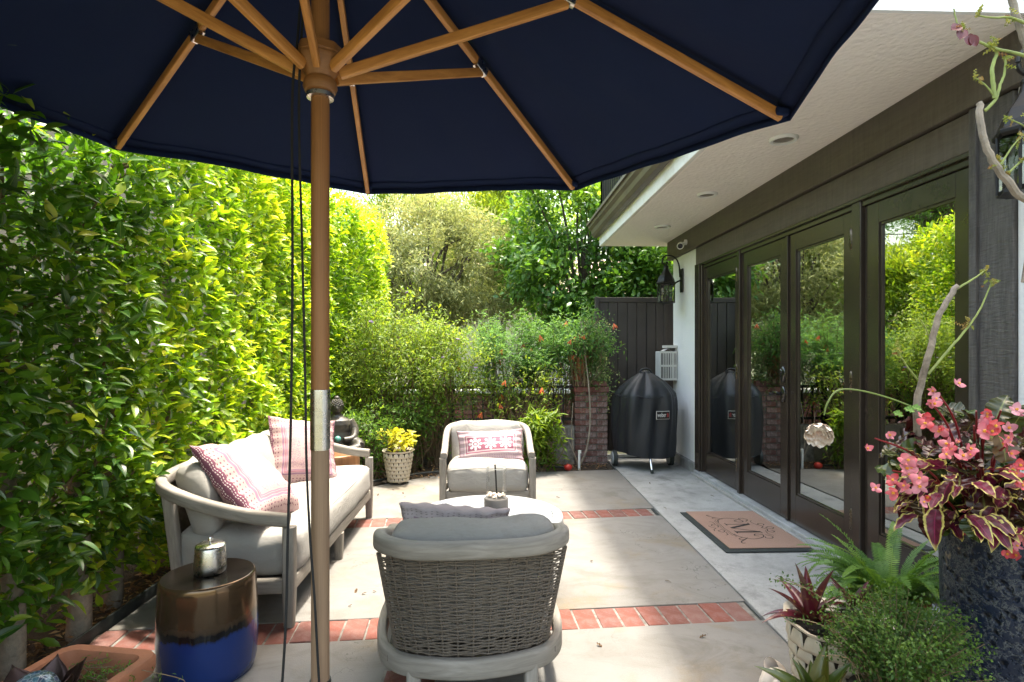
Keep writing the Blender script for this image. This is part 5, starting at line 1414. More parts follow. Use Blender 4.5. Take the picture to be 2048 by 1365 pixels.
# ivy hanging down the gate post
iv = empty('ivy_vine', (1.24, 6.62, .93), label='pale variegated ivy trailing over the pillar against the gate', cat='vine')
q = np.random.default_rng(8); sm = MB(); Pv = []
for k in range(30):
    x = q.uniform(-.18, .06); z0 = q.uniform(.2, .72); Ln = q.uniform(.25, .75)
    p = spline([(x, q.uniform(0, .1), z0), (x + q.normal() * .05, -.12, z0 - Ln * .3), (x + q.normal() * .06 + .03, -.16, z0 - Ln * .7), (x + .05 + q.normal() * .06, -.17, z0 - Ln)], 6)
    sm.tube(p, .0018, 5, cap=False); p = np.array(p)
    for _ in range(85): Pv.append(p[q.integers(0, len(p))] + q.normal(size=3) * [.028, .03, .03])
sm.build('stems', M['twig'], iv)
Pv = np.array(Pv); n = len(Pv)
leaves('foliage', Pv, rdir(n, q) + np.array([0, -.5, -.5]), np.array([0, -.8, .6]) + rdir(n, q) * .5, q.uniform(.02, .034, n), q.uniform(.016, .026, n), M['grey_ivy'], q.random(n), iv)
# climbing stem in front of the pillar
cs_ = MB().tube(spline([(.93, 6.12, 0), (1.02, 6.14, .2), (1.07, 6.2, .5), (1.06, 6.25, .9), (1.02, 6.3, 1.3), (.99, 6.35, 1.6)], 8), list(np.linspace(.013, .005, 41)), 8)
cs_.tube(spline([(.93, 6.12, 0), (.86, 6.15, .3), (.88, 6.2, .7)], 6), list(np.linspace(.009, .004, 13)), 7)
cs_.tube(spline([(.95, 6.1, 0), (.80, 6.12, .35), (.72, 6.2, .6)], 6), list(np.linspace(.007, .003, 13)), 7)
tag(cs_.build('climber_stem', M['bark']), 'thin grey bare climber stem rising in front of the brick pillar', 'vine')
cp = empty('clay_pot', (1.0, 6.50, .93), label='terracotta pot standing on the brick pillar among leaves', cat='pot')
MB().lathe([(.085, 0), (.09, .005), (.122, .23), (.138, .23), (.14, .285), (.122, .287), (.112, .24)], 36).build('body', M['terracotta'], cp, angle=45)
MB().lathe([(.001, .25), (.115, .25)], 24, capb=False, capt=False).build('soil', M['soil'], cp)

# pot of scales with a lemon-yellow shrublet
M['shell_pot'] = simple('cream_glaze', (.58, .52, .42), .45, .15, 8, .15, 40, dirt=(.35, .28, .19))
M['dark_gap'] = simple('dark_unglazed', (.035, .028, .02), .9, .3, 10)
def scale_pot(name, loc, r0, r1, h, rows, per, label, cat='pot', lip=True):
    t = empty(name, loc, label=label, cat=cat)
    MB().lathe([(r0 * .8, .02), (r0, .03), (r0 + (r1 - r0) * .5, h * .5), (r1, h - .01), (r1 * 1.03, h), (r1 * .9, h), (r1 * .86, h - .04)], 40).build('body', M['dark_gap'], t)
    for k in range(4 if r1 < .16 else 6):
        a = k * 2 * PI / (4 if r1 < .16 else 6) + .4
        MB().lathe([(.006, 0), (.018, .012), (.02, .03)], 10, (r0 * .78 * math.cos(a), r0 * .78 * math.sin(a), 0)).build('foot', M['shell_pot'], t)
    for i in range(rows):
        z = .03 + (h - .035) * (i + .5) / rows; r = r0 + (r1 - r0) * (z / h); hw = PI * r / per * 1.13; hh = (h / rows) * 1.08
        def sc(u, w, hw=hw, hh=hh):
            s = 2 * u - 1; top = 1 - abs(s) ** 3.0; zz = -hh * .55 + (hh * 1.22) * w * top + .0
            wid = hw * (1 - .12 * (1 - w) * 1.0)
            return (s * wid, -.006 - .007 * math.sin(PI * w) * (1 - s * s), zz)
        me = MB().sheet(sc, 8, 5).mesh('scale', M['shell_pot'], True, 70)
        for k in range(per):
            a = 2 * PI * (k + (.5 if i % 2 else 0)) / per
            o = place('scale', me, t, (r * math.sin(a), -r * math.cos(a), z)); o.rotation_euler = (math.atan2(r1 - r0, h) * -1 * .8, 0, a)
            o.modifiers.new('s', 'SOLIDIFY').thickness = .004
    if lip:
        MB().lathe([(r1 * .98, h - .004), (r1 * 1.12, h + .012), (r1 * 1.14, h + .02), (r1 * 1.0, h + .012), (r1 * .88, h - .01)], 40, capb=False, capt=False,
                   fr=lambda a, z: 1 + .03 * math.sin(9 * a)).build('scalloped_lip', M['shell_pot'], t)
    MB().lathe([(.001, h - .022), (r1 * .92, h - .025)], 24, capb=False, capt=False).build('soil', M['soil'], t)
    return t
scale_pot('scaled_pot', (-.905, 5.50, 0), .085, .135, .30, 7, 16, 'cream pot covered in raised scales on little feet, left of the far armchair')
shrub('lemon_shrublet', 'small yellow leaved plant growing in the cream scaled pot', (-.905, 5.50, .27), (.17, .15), .27, 14, 15, .06, .03, leafmat('lemon_leaf', [(0, (.12, .15, .02)), (.5, (.33, .31, .03)), (1, (.55, .45, .05))], .35, .4, .4), 51, (0, -.02), .3, tmpl=T_LEAF, scatter=.015, stem_r=.003)

# seated stone statue on a block
st = empty('seated_statue', (-1.44, 5.32, -.04), math.radians(18), label='dark stone statue of a seated robed figure holding a turquoise ball', cat='statue')
stone = simple('dark_stone', (.035, .031, .026), .45, .5, 9, .5, 50, dirt=(.10, .09, .07))
MB().box(-.17, .17, -.15, .15, -.05, .37).build('pedestal', M['block'], st, smooth=False, bevel=.01)
def limb(mb, P, r, n=12): mb.tube(spline(P, 6), list(np.interp(np.linspace(0, 1, (len(P) - 1) * 6 + 1), np.linspace(0, 1, len(r)), r)), n)
mb = MB()
mb.lathe([(.10, .40), (.125, .43), (.115, .50), (.10, .56), (.115, .63), (.105, .67), (.05, .70), (.038, .73)], 24, fr=lambda a, z: 1 + .18 * math.cos(2 * a))
for s in (-1, 1):
    limb(mb, [(s * .07, 0, .44), (s * .17, -.10, .45), (s * .19, -.16, .43)], [.07, .065, .05])
    limb(mb, [(s * .19, -.16, .43), (s * .08, -.20, .41), (-s * .06, -.19, .41)], [.05, .042, .03])
    limb(mb, [(s * .11, 0, .66), (s * .155, -.02, .58), (s * .14, -.09, .51), (s * .05, -.13, .50)], [.045, .04, .032, .026])
mb.ellipsoid((0, -.005, .785), (.052, .06, .07), 20, 14)
mb.ellipsoid((0, -.062, .778), (.010, .014, .018), 10, 8)
for s in (-1, 1): mb.ellipsoid((s * .052, .0, .775), (.008, .014, .028), 8, 8); mb.ellipsoid((s * .021, -.052, .795), (.011, .008, .005), 8, 6)
mb.ellipsoid((0, -.055, .750), (.018, .008, .006), 8, 6)
body = mb.build('figure', stone, st)
rm_ = body.modifiers.new('remesh', 'REMESH'); rm_.mode = 'VOXEL'; rm_.voxel_size = .007; rm_.use_smooth_shade = True
mb = MB()
for k in range(70):
    a = k * 2.4; zz = k / 70; t_ = math.acos(1 - zz * .95)
    mb.ellipsoid((.056 * math.sin(t_) * math.cos(a), .062 * math.sin(t_) * math.sin(a) + .004, .795 + .07 * math.cos(t_)), (.011, .011, .009), 6, 5)
mb.ellipsoid((0, .0, .872), (.026, .026, .022), 12, 8); mb.build('curled_hair', stone, st)
MB().ellipsoid((.0, -.15, .515), (.028, .028, .028), 16, 10).build('ball', simple('turquoise_ball', (.10, .30, .26), .35, .3, 30), st)
MB().box(-.2, .2, -.2, .18, .37, .40).build('plinth', stone, st, smooth=False, bevel=.012)
tag(MB().ellipsoid((-1.15, 5.18, .045), (.07, .06, .05), 12, 8, lambda p: 1 + .1 * math.sin(p[0] * 5 + p[1] * 4)).build('garden_stone', M['block']), 'rounded grey stone on the concrete at the far end of the sofa', 'stone')
rb = MB().ellipsoid((.80, 6.0, .035), (.045, .04, .035), 14, 10); tag(rb.build('red_ornament', simple('red_paint', (.45, .03, .02), .4, .2)), 'small red ornament on the soil right of the far armchair', 'ornament')
pv = MB().tube([(.93, 6.08, -.02), (.93, 6.08, .17)], .013, 10).tube([(.935, 6.08, .168), (.935, 6.08, .20)], .018, 10)
tag(pv.build('sprinkler_riser', M['white_plastic']), 'white plastic sprinkler riser at the foot of the pillar', 'pipe')

# ------------------------------------------------------------------ terracotta trough with metal lotus
pl = empty('terracotta_trough', (-1.305, 1.575, .0), math.radians(-10), label='rectangular terracotta trough in the lower left corner', cat='planter')
mb = MB()
def rr(w, h, r, z): return [(x, y, z) for x, y in rrect(w, h, r, 4)]
loops = [rr(.25, .58, .04, 0), rr(.285, .64, .045, .24), rr(.335, .70, .05, .245), rr(.345, .71, .05, .26), rr(.345, .71, .05, .29), rr(.335, .70, .05, .30), rr(.275, .635, .035, .30), rr(.265, .625, .03, .29), rr(.25, .60, .03, .17)]
n = len(loops[0])
for L_ in loops: mb.v.extend(L_)
for i in range(len(loops) - 1):
    for k in range(n): mb.face((i * n + k, i * n + (k + 1) % n, (i + 1) * n + (k + 1) % n, (i + 1) * n + k))
mb.face([k for k in range(n)][::-1])
mb.build('body', M['terracotta'], pl, angle=50)
MB().sheet(lambda u, w: (-.127 + .254 * u, -.30 + .60 * w, .21 + .012 * math.sin(u * 13) * math.sin(w * 21)), 14, 30).build('soil', M['soil'], pl)
lo = empty('metal_lotus', (-1.30, 1.66, .225), label='bronze metal lotus with a mottled glass ball inside the terracotta trough', cat='ornament')
lm_ = simple('lotus_bronze', (.055, .032, .028), .38, .25, 8, .1, 40, metal=.75)
def petal(L, W):
    def fn(u, w):
        hw = W / 2 * math.sin(PI * (u * .93 + .07) ** 1.0) ** .75 * (1 - u ** 6); s = 2 * w - 1
        return (s * hw, .03 + u * L * .55 + .0, .0 + L * .85 * u ** 1.25 + s * s * hw * .35)
    return MB().sheet(fn, 12, 6).mesh('petal', lm_, True, 80)
pm = petal(.16, .10); pm2 = petal(.14, .095)
for k in range(7):
    o = place('petal', pm, lo); o.rotation_euler = (random.uniform(-.1, .05), 0, k * 2 * PI / 7 + .2); o.modifiers.new('s', 'SOLIDIFY').thickness = .002
for k in range(6):
    o = place('petal', pm2, lo, (0, 0, .0)); o.rotation_euler = (-.35, 0, k * 2 * PI / 6 + .6); o.scale = (1, 1.0, .8); o.modifiers.new('s', 'SOLIDIFY').thickness = .002
def mosaic():
    t = NT('crackled_glass_ball'); co = t.coord(); v = t.voro(co, 60, out='Color'); e = t.voro(co, 60, 'DISTANCE_TO_EDGE')
    g = t.noise(co, 30, 4, .7); c = t.ramp(g, [(.3, (.01, .02, .035)), (.5, (.05, .09, .12)), (.7, (.30, .42, .46))]); c = t.mix(.03, c, v)
    t.set(Base_Color=t.mix(t.rng(e, 0, .06), (.3, .33, .34), c), Roughness=.12); t.bump(e, .3, .004); return t.m
MB().ellipsoid((0, 0, .075), (.062, .062, .062), 28, 18).build('glass_ball', mosaic(), lo)
shrub('trough_sprigs', 'sparse feathery sprigs growing in the terracotta trough', (-1.19, 1.76, .215), (.06, .12), .11, 14, 34, .016, .004, M['greenbush'], 61, (0, .02), .2, scatter=.008, stem_r=.0012)

# ------------------------------------------------------------------ right foreground: tall pitted pot
tp = empty('tall_pot', (1.685, 1.78, 0), label='tall blue-black pitted ceramic pot in the lower right corner', cat='pot')
def pitted():
    t = NT('pitted_blue_black_glaze'); co = t.coord()
    wob = t.n('ShaderNodeVectorMath', operation='ADD'); t.lk(co, wob.inputs[0])
    sc_ = t.n('ShaderNodeVectorMath', operation='SCALE'); t.lk(t.noise(co, 30, 3, out=1), sc_.inputs[0]); sc_.inputs['Scale'].default_value = .03; t.lk(sc_.outputs[0], wob.inputs[1])
    w = wob.outputs[0]
    v1 = t.voro(w, 34); pit = t.rng(v1, .12, .42); v2 = t.rng(t.voro(w, 85), .1, .4)
    n = t.noise(w, 22, 6, .75); n2 = t.noise(co, 3.5, 3)
    c = t.mix(n2, (.003, .006, .014), (.008, .017, .042))
    c = t.mix(t.math('MULTIPLY', t.rng(t.math('ABSOLUTE', t.math('SUBTRACT', n, .5)), .0, .035, 1, 0), t.rng(pit, .3, .8)), c, (.085, .092, .095))
    c = t.mix(t.math('MULTIPLY', t.rng(t.noise(co, 15, 2), .64, .70), t.rng(t.noise(co, 70, 2), .4, .6)), c, (.20, .16, .11))
    c = t.mix(t.rng(pit, 0, .5, 1, 0), c, (.004, .004, .005))
    t.set(Base_Color=c, Roughness=.5); t.b.inputs['Specular IOR Level'].default_value = .3
    t.bump(t.math('ADD', t.math('ADD', pit, t.math('MULTIPLY', v2, .3)), t.math('MULTIPLY', n, .3)), .9, .012); return t.m
MB().lathe([(.175, 0), (.185, .006), (.192, .3), (.198, .62), (.204, .70), (.204, .725), (.19, .73), (.18, .70)], 72).build('body', pitted(), tp, angle=50)
MB().lathe([(.001, .69), (.185, .69)], 30, capb=False, capt=False).build('soil', M['soil'], tp)
TPX = V3(1.60, 1.78, .70)

# coleus
def coleus_mat():
    t = NT('coleus_leaf'); uv = t.sep(t.coord('UV')); u = uv[0]; e = t.math('MULTIPLY', t.math('ABSOLUTE', t.math('SUBTRACT', uv[1], .5)), 2)
    n = t.noise(t.map(t.coord('UV'), (6, 6, 1)), 3, 3)
    r = t.n('ShaderNodeObjectInfo').outputs['Random']
    vein = t.math('GREATER_THAN', t.math('SINE', t.math('MULTIPLY', t.math('SUBTRACT', u, t.math('MULTIPLY', e, .22)), 60)), .72)
    core = t.mix(r, (.15, .004, .035), (.055, .006, .018)); core = t.mix(t.math('MULTIPLY', vein, .45), core, (.035, .006, .012))
    core = t.mix(t.rng(e, 0, .09, .6, 0), core, (.30, .03, .10))
    g = t.math('ADD', e, t.math('MULTIPLY', t.math('SUBTRACT', n, .5), .25))
    ed = t.rng(g, .70, .80); tipf = t.rng(u, .86, .98)
    c = t.mix(t.math('MAXIMUM', ed, tipf), core, t.mix(n, (.38, .34, .06), (.55, .47, .16)))
    t.set(Base_Color=c, Roughness=.45)
    tr = t.n('ShaderNodeBsdfTranslucent'); t.lk(c, tr.inputs[0]); mx = t.n('ShaderNodeMixShader'); mx.inputs[0].default_value = .22
    t.lk(t.b.outputs[0], mx.inputs[1]); t.lk(tr.outputs[0], mx.inputs[2]); t.lk(mx.outputs[0], t.out.inputs[0]); return t.m
CM = coleus_mat()
def broadleaf(mat, L, W, curl, teeth=12, depth=.10, fold=.3):
    def fn(u, w):
        s = 2 * w - 1; hw = W / 2 * (math.sin(PI * (u ** .78)) ** .75) * (1 - .1 * u)
        hw *= 1 + depth * (abs((u * teeth) % 1 - .5) * 2 - .5) * (abs(s) > .8)
        return (s * hw, u * L, abs(s) * hw * fold - curl * L * u * u + .004 * math.sin(u * 22) * abs(s))
    return MB().sheet(fn, 26, 8).mesh('leaf', mat, True, 80)
CL = [broadleaf(CM, .115, .062, c) for c in (.15, .4, .65)]
def rosette(parent, meshes, n, base, rad, zr, q, smin, smax, tilt=(.1, .9), back=False):
    for k in range(n):
        a = q.uniform(0, 2 * PI); el = q.uniform(*tilt); d = V3(math.cos(a), math.sin(a), 0)
        r = rad * math.sqrt(q.random()); p = np.array(base) + d * r + V3(0, 0, q.uniform(*zr))
        A = d * math.cos(el) + V3(0, 0, 1) * math.sin(el) + q.normal(size=3) * .25; N = V3(0, 0, 1) * math.cos(el) - d * math.sin(el) * .6 + q.normal(size=3) * .2
        s = q.uniform(smin, smax); place('leaf', meshes[k % len(meshes)], parent, p, frame(A, N), (s, s, s))
cl = empty('coleus', (1.60, 1.78, .70), label='magenta coleus with yellow-edged leaves spilling over the tall pot', cat='plant')
q = np.random.default_rng(70)
rosette(cl, CL, 54, (-.24, -.15, .12), .13, (-.03, .13), q, .5, .85, (-.5, .6))
rosette(cl, CL, 34, (-.12, -.20, .10), .12, (-.04, .10), q, .5, .85, (-.6, .5))
rosette(cl, CL, 14, (-.19, -.05, .06), .06, (-.0, .10), q, .6, .95, (-.6, .5))
for k in range(12):
    a = q.uniform(0, 6.28); MB().tube(spline([(-.08, -.05, -.01), (-.1 + .05 * math.cos(a), -.06 + .05 * math.sin(a), .05), (-.13 + .13 * math.cos(a), -.08 + .13 * math.sin(a), .10)], 4), .0035, 6).build('stem', M['twig'], cl)

# begonia
bgm = leafobj('begonia_leaf', [(0, (.025, .010, .010)), (.35, (.055, .014, .014)), (.6, (.035, .035, .012)), (.85, (.045, .085, .018)), (1, (.09, .03, .02))], .2, .22, (1.2, .8, .6))
BL = [broadleaf(bgm, .085, .075, c, 9, .06, .25) for c in (.1, .35)]
def petal_mat():
    t = NT('begonia_petal'); uv = t.sep(t.coord('UV')); r = t.n('ShaderNodeObjectInfo').outputs['Random']
    base = t.ramp(r, [(0, (.58, .09, .13)), (.3, (.60, .18, .24)), (.5, (.58, .28, .35)), (.7, (.62, .06, .08)), (1, (.50, .02, .035))])
    c = t.mix(t.math('MULTIPLY', t.rng(uv[0], .05, .8, 1, 0), .3), base, (.80, .55, .55))
    c = t.mix(t.math('MULTIPLY', t.noise(t.coord(), 90, 3), .3), c, (.45, .10, .14))
    t.set(Base_Color=c, Roughness=.5)
    tr = t.n('ShaderNodeBsdfTranslucent'); t.lk(c, tr.inputs[0]); mx = t.n('ShaderNodeMixShader'); mx.inputs[0].default_value = .3
    t.lk(t.b.outputs[0], mx.inputs[1]); t.lk(tr.outputs[0], mx.inputs[2]); t.lk(mx.outputs[0], t.out.inputs[0]); return t.m
PM_ = petal_mat(); YC = simple('yellow_centre', (.72, .36, .03), .6, .2, 60)
def begonia_flower(cup, big):
    mb = MB()
    for k, (L, W) in enumerate(((.028, .026), (.024, .015), (.028, .026), (.024, .015))):
        L *= big; W *= big; a = k * PI / 2
        def fn(u, w):
            s = 2 * w - 1; hw = W / 2 * math.sin(PI * min(1, u * .86 + .14)) ** .6
            x, y, z = s * hw, .002 + u * L * math.cos(cup), u * L * math.sin(cup) + u * u * .004 - s * s * hw * .25
            return (x * math.cos(a) - y * math.sin(a), x * math.sin(a) + y * math.cos(a), z)
        mb.sheet(fn, 7, 5)
    mb.cur = 1
    for k in range(8):
        a = k * 2.4; mb.ellipsoid((.0028 * math.cos(a), .0028 * math.sin(a), .004 + .0006 * k), (.0022, .0022, .0024), 6, 5)
    return mb.mesh('flower', [PM_, YC], True, 80)
BF = [begonia_flower(.25, 1.0), begonia_flower(.7, .95), begonia_flower(1.1, .8)]
bg_ = empty('begonia', (1.60, 1.78, .70), label='pink flowering begonia with dark leaves in the tall pitted pot', cat='plant')
q = np.random.default_rng(72)
for k in range(190):
    d = rdir(1, q)[0]; p = V3(-.06, -.03, .20) + d * V3(.27, .20, .20) * q.uniform(.45, 1.0)
    if p[2] < .03: continue
    s = q.uniform(.6, 1.2); A = d * V3(1, 1, .3) + q.normal(size=3) * .4; place('leaf', BL[k % 2], bg_, p, frame(A, V3(-.15, -.45, .9) + q.normal(size=3) * .35), (s, s, s))
# flower clusters at measured spots (world coordinates)
def bpt(px, py, d):
    return None
CL_ = [((1.284, 1.62, 1.119), 4), ((1.25, 1.6, 1.082), 4), ((1.283, 1.6, 1.053), 4), ((1.346, 1.66, 1.135), 3), ((1.391, 1.58, 1.094), 4), ((1.39, 1.55, 1.067), 5), ((1.358, 1.55, 1.056), 4), ((1.393, 1.55, 1.036), 3), ((1.501, 1.62, 1.092), 4), ((1.148, 1.66, 1.004), 3), ((1.169, 1.58, 0.95), 5), ((1.144, 1.58, 0.924), 5), ((1.191, 1.58, 0.913), 4), ((1.118, 1.57, 0.889), 3), ((1.261, 1.52, 0.999), 4), ((1.266, 1.55, 1.01), 3), ((1.293, 1.5, 1.013), 3), ((1.427, 1.52, 1.007), 3), ((1.433, 1.5, 0.96), 4), ((1.429, 1.5, 0.924), 4), ((1.207, 1.55, 0.855), 2), ((1.415, 1.5, 0.758), 2), ((1.429, 1.5, 0.718), 3)]
for (c, k) in [(c_, max(2, round(k_ * .75))) for c_, k_ in CL_]:
    c = np.array(c) - TPX
    stp = spline([(c[0] * .25, c[1] * .2, .0), (c[0] * .6, c[1] * .5, c[2] * .7 + .02), tuple(c + V3(0, .01, .01))], 6)
    MB().tube(stp, list(np.linspace(.005, .0022, len(stp))), 7).build('stem', simple('red_stem', (.20, .015, .02), .4, .2) if 'red_stem' not in bpy.data.materials else bpy.data.materials['red_stem'], bg_)
    for j in range(k):
        p = c + q.normal(size=3) * [.015, .014, .013] - V3(0, .01, 0)
        n = V3(-.45, -.85, .35) + q.normal(size=3) * .45; R_ = frame(np.cross(n, q.normal(size=3)), n); s = q.uniform(.55, .9)
        place('flower', BF[int(q.choice([0, 0, 1, 2]))], bg_, p, R_, (s, s, s))

# pale rose nodding on a long stem
rs = empty('rose', (1.45, 1.85, .70), label='pale cream-pink rose nodding on a long bent stem before the doors', cat='flower')
RC = V3(1.045, 1.79, 1.025) - V3(1.45, 1.85, .70)
MB().tube(spline([(.05, -.02, -.02), (.04, -.04, .22), (-.02, -.05, .35), (-.12, -.06, .405), (-.25, -.06, .445), (-.335, -.055, .45), (-.375, -.06, .41), tuple(RC + V3(.018, 0, .045))], 8), .0028, 7).build('stem', simple('rose_stem', (.12, .17, .04), .5, .2), rs)
rose_mat = NT('rose_petal'); uvr = rose_mat.sep(rose_mat.coord('UV'))
rose_mat.set(Base_Color=rose_mat.mix(uvr[0], (.70, .47, .42), (.78, .70, .61)), Roughness=.6); rose_mat = rose_mat.m
def rpet(L, W, cup):
    def fn(u, w):
        s = 2 * w - 1; hw = W / 2 * (math.sin(PI * (u * .72 + .1)) ** .7); th = cup * u
        return (s * hw, .004 + L * math.sin(th) / cup * .95 * u ** .2, L * (1 - math.cos(th)) / cup + s * s * hw * .5 + .003 * math.sin(s * 7) * u)
    o = MB().sheet(fn, 8, 8).mesh('petal', rose_mat, True, 80); return o
axis = nrm((-.40, -.78, -.48)); Rr = frame(np.cross(axis, (0, 1, 0.2)), axis)
for ring, (cnt, L, W, cup, zo) in enumerate(((4, .030, .030, 2.6, .0), (6, .042, .042, 2.2, .0), (7, .051, .051, 1.9, .0), (8, .056, .058, 1.65, .001), (7, .049, .054, 1.3, .004))):
    me = rpet(L, W, cup)
    for k in range(cnt):
        a = 2 * PI * (k + ring * .37) / cnt + random.uniform(-.1, .1)
        place('petal', me, rs, RC + axis * zo * -1, Rr @ rotz(a), (1, 1, 1))
rlf = leafobj('rose_leaf', [(0, (.10, .22, .04)), (1, (.15, .27, .06))], .35, .4)
for p in ((-.10, -.07, .385), (-.13, -.06, .37), (-.07, -.06, .39)):
    place('leaf', broadleaf(rlf, .035, .024, .2, 8, .05), rs, p, frame((-.7 + random.uniform(-.3, .3), -.2, -.5 + random.uniform(0, .8)), (-.2, -.8, .6)))

# bare branching shrub: pale bark, small shoots
br = empty('bare_shrub', (1.62, 1.86, .68), label='bare pale barked branch with green shoots rising from the tall pot', cat='shrub')
green_tw = simple('green_twig', (.20, .24, .06), .6, .3, 30); red_lf = simple('dark_red_leaf', (.10, .006, .010), .45, .3, 30)
def wpx(*a): return V3(*a) - V3(1.62, 1.86, .68)
def twig(pts, r0, r1, mat, nm='branch', n=8):
    p = spline(pts, 6); rr_ = list(np.linspace(r0, r1, len(p)))
    pj = [np.array(x) + RNG.normal(size=3) * r0 * .09 for x in p]; return MB().tube(pj, rr_, n).build(nm, mat, br)
# (measured at about 1.8 m from the lens)
B1 = [(1.46, 1.84, .68), (1.42, 1.84, .92), (1.40, 1.83, 1.10), (1.435, 1.82, 1.28), (1.47, 1.82, 1.40), (1.525, 1.82, 1.49)]
twig([wpx(*p) for p in B1], .0125, .0085, M['bark'])
twig([wpx(1.43, 1.82, 1.20), wpx(1.50, 1.81, 1.29), wpx(1.56, 1.81, 1.36), wpx(1.60, 1.81, 1.42), wpx(1.635, 1.81, 1.50)], .0045, .002, green_tw, 'shoot')
twig([wpx(1.525, 1.82, 1.48), wpx(1.57, 1.81, 1.51), wpx(1.615, 1.81, 1.54)], .004, .002, green_tw, 'shoot')
twig([wpx(1.42, 1.83, 1.16), wpx(1.37, 1.83, 1.22), wpx(1.33, 1.83, 1.28)], .004, .0015, green_tw, 'shoot')
twig([wpx(1.45, 1.83, 1.30), wpx(1.43, 1.83, 1.35), wpx(1.41, 1.83, 1.38)], .003, .0015, green_tw, 'shoot')
B2 = [(1.80, 1.80, .70), (1.83, 1.80, 1.3), (1.78, 1.79, 1.70), (1.70, 1.79, 1.79), (1.63, 1.79, 1.88), (1.585, 1.79, 1.98), (1.575, 1.79, 2.08)]
twig([wpx(*p) for p in B2], .014, .0095, M['bark'])
twig([wpx(1.595, 1.79, 1.985 + .07), wpx(1.62, 1.78, 2.085), wpx(1.635, 1.78, 2.13), wpx(1.65, 1.78, 2.17), wpx(1.655, 1.78, 2.22)], .0055, .003, green_tw, 'shoot')
twig([wpx(1.62, 1.78, 2.09), wpx(1.613, 1.78, 2.14), wpx(1.61, 1.78, 2.19), wpx(1.625, 1.78, 2.24), wpx(1.60, 1.78, 2.26)], .007, .004, green_tw, 'shoot')
twig([wpx(1.615, 1.78, 2.10), wpx(1.585, 1.78, 2.135), wpx(1.555, 1.78, 2.155)], .003, .0015, green_tw, 'shoot')
twig([wpx(1.80, 1.78, 2.20), wpx(1.70, 1.77, 2.225), wpx(1.60, 1.77, 2.25), wpx(1.53, 1.77, 2.28), wpx(1.49, 1.77, 2.31), wpx(1.475, 1.77, 2.37)], .006, .002, green_tw, 'shoot')
twig([wpx(1.80, 1.78, 2.30), wpx(1.72, 1.77, 2.325), wpx(1.66, 1.77, 2.345), wpx(1.60, 1.77, 2.345), wpx(1.55, 1.77, 2.35)], .006, .002, green_tw, 'shoot')
twig([wpx(1.74, 1.80, 1.5), wpx(1.80, 1.79, 2.05), wpx(1.74, 1.79, 2.25), wpx(1.70, 1.79, 2.36), wpx(1.68, 1.79, 2.45)], .012, .010, M['bark'])
twig([wpx(1.64, 1.79, 1.87), wpx(1.68, 1.78, 1.94), wpx(1.71, 1.78, 1.97)], .0035, .0015, green_tw, 'shoot')
twig([wpx(1.66, 1.79, 1.84), wpx(1.72, 1.78, 1.90), wpx(1.73, 1.78, 1.88)], .0035, .0015, green_tw, 'shoot')
twig([wpx(1.80, 1.79, 1.94), wpx(1.72, 1.78, 2.0), wpx(1.665, 1.78, 2.025)], .0035, .0015, green_tw, 'shoot')
sh = broadleaf(leafobj('shoot_leaf', [(0, (.16, .20, .04)), (.6, (.25, .24, .06)), (1, (.22, .10, .05))], .3, .5), .022, .008, .2, 4, .02)
q = np.random.default_rng(77)
for c in ((1.63, 1.79, 1.89), (1.65, 1.79, 1.86), (1.70, 1.78, 1.96), (1.555, 1.78, 2.155), (1.60, 1.78, 2.26), (1.655, 1.78, 2.21), (1.60, 1.77, 2.25), (1.50, 1.77, 2.30), (1.635, 1.81, 1.50), (1.615, 1.81, 1.54), (1.33, 1.83, 1.28), (1.56, 1.81, 1.36), (1.72, 1.78, 1.9), (1.68, 1.78, 2.02), (1.55, 1.77, 2.35), (1.66, 1.77, 2.345)):
    for k in range(6):
        s = q.uniform(.7, 1.5); place('leaf', sh, br, wpx(*c) + q.normal(size=3) * .008, frame(q.normal(size=3) + V3(0, 0, .3), q.normal(size=3) + V3(0, -.5, .5)), (s, s, s))
rlm = MB().sheet(lambda u, w: ((w - .5) * .034 * math.sin(PI * min(1, u * .9 + .08)) ** .6, u * .036, -.2 * u * u * .036 + abs(w - .5) * .008), 8, 6).mesh('leaf', red_lf, True, 80)
for c, A in (((1.50, 1.765, 2.30), (-.3, -.2, -.6)), ((1.515, 1.765, 2.285), (.2, -.2, -.9)), ((1.525, 1.765, 2.28), (.4, -.1, -.6)), ((1.49, 1.765, 2.31), (-.6, -.2, -.2))):
    place('leaf', rlm, br, wpx(*c), frame(A, (-.2, -.9, .3)))

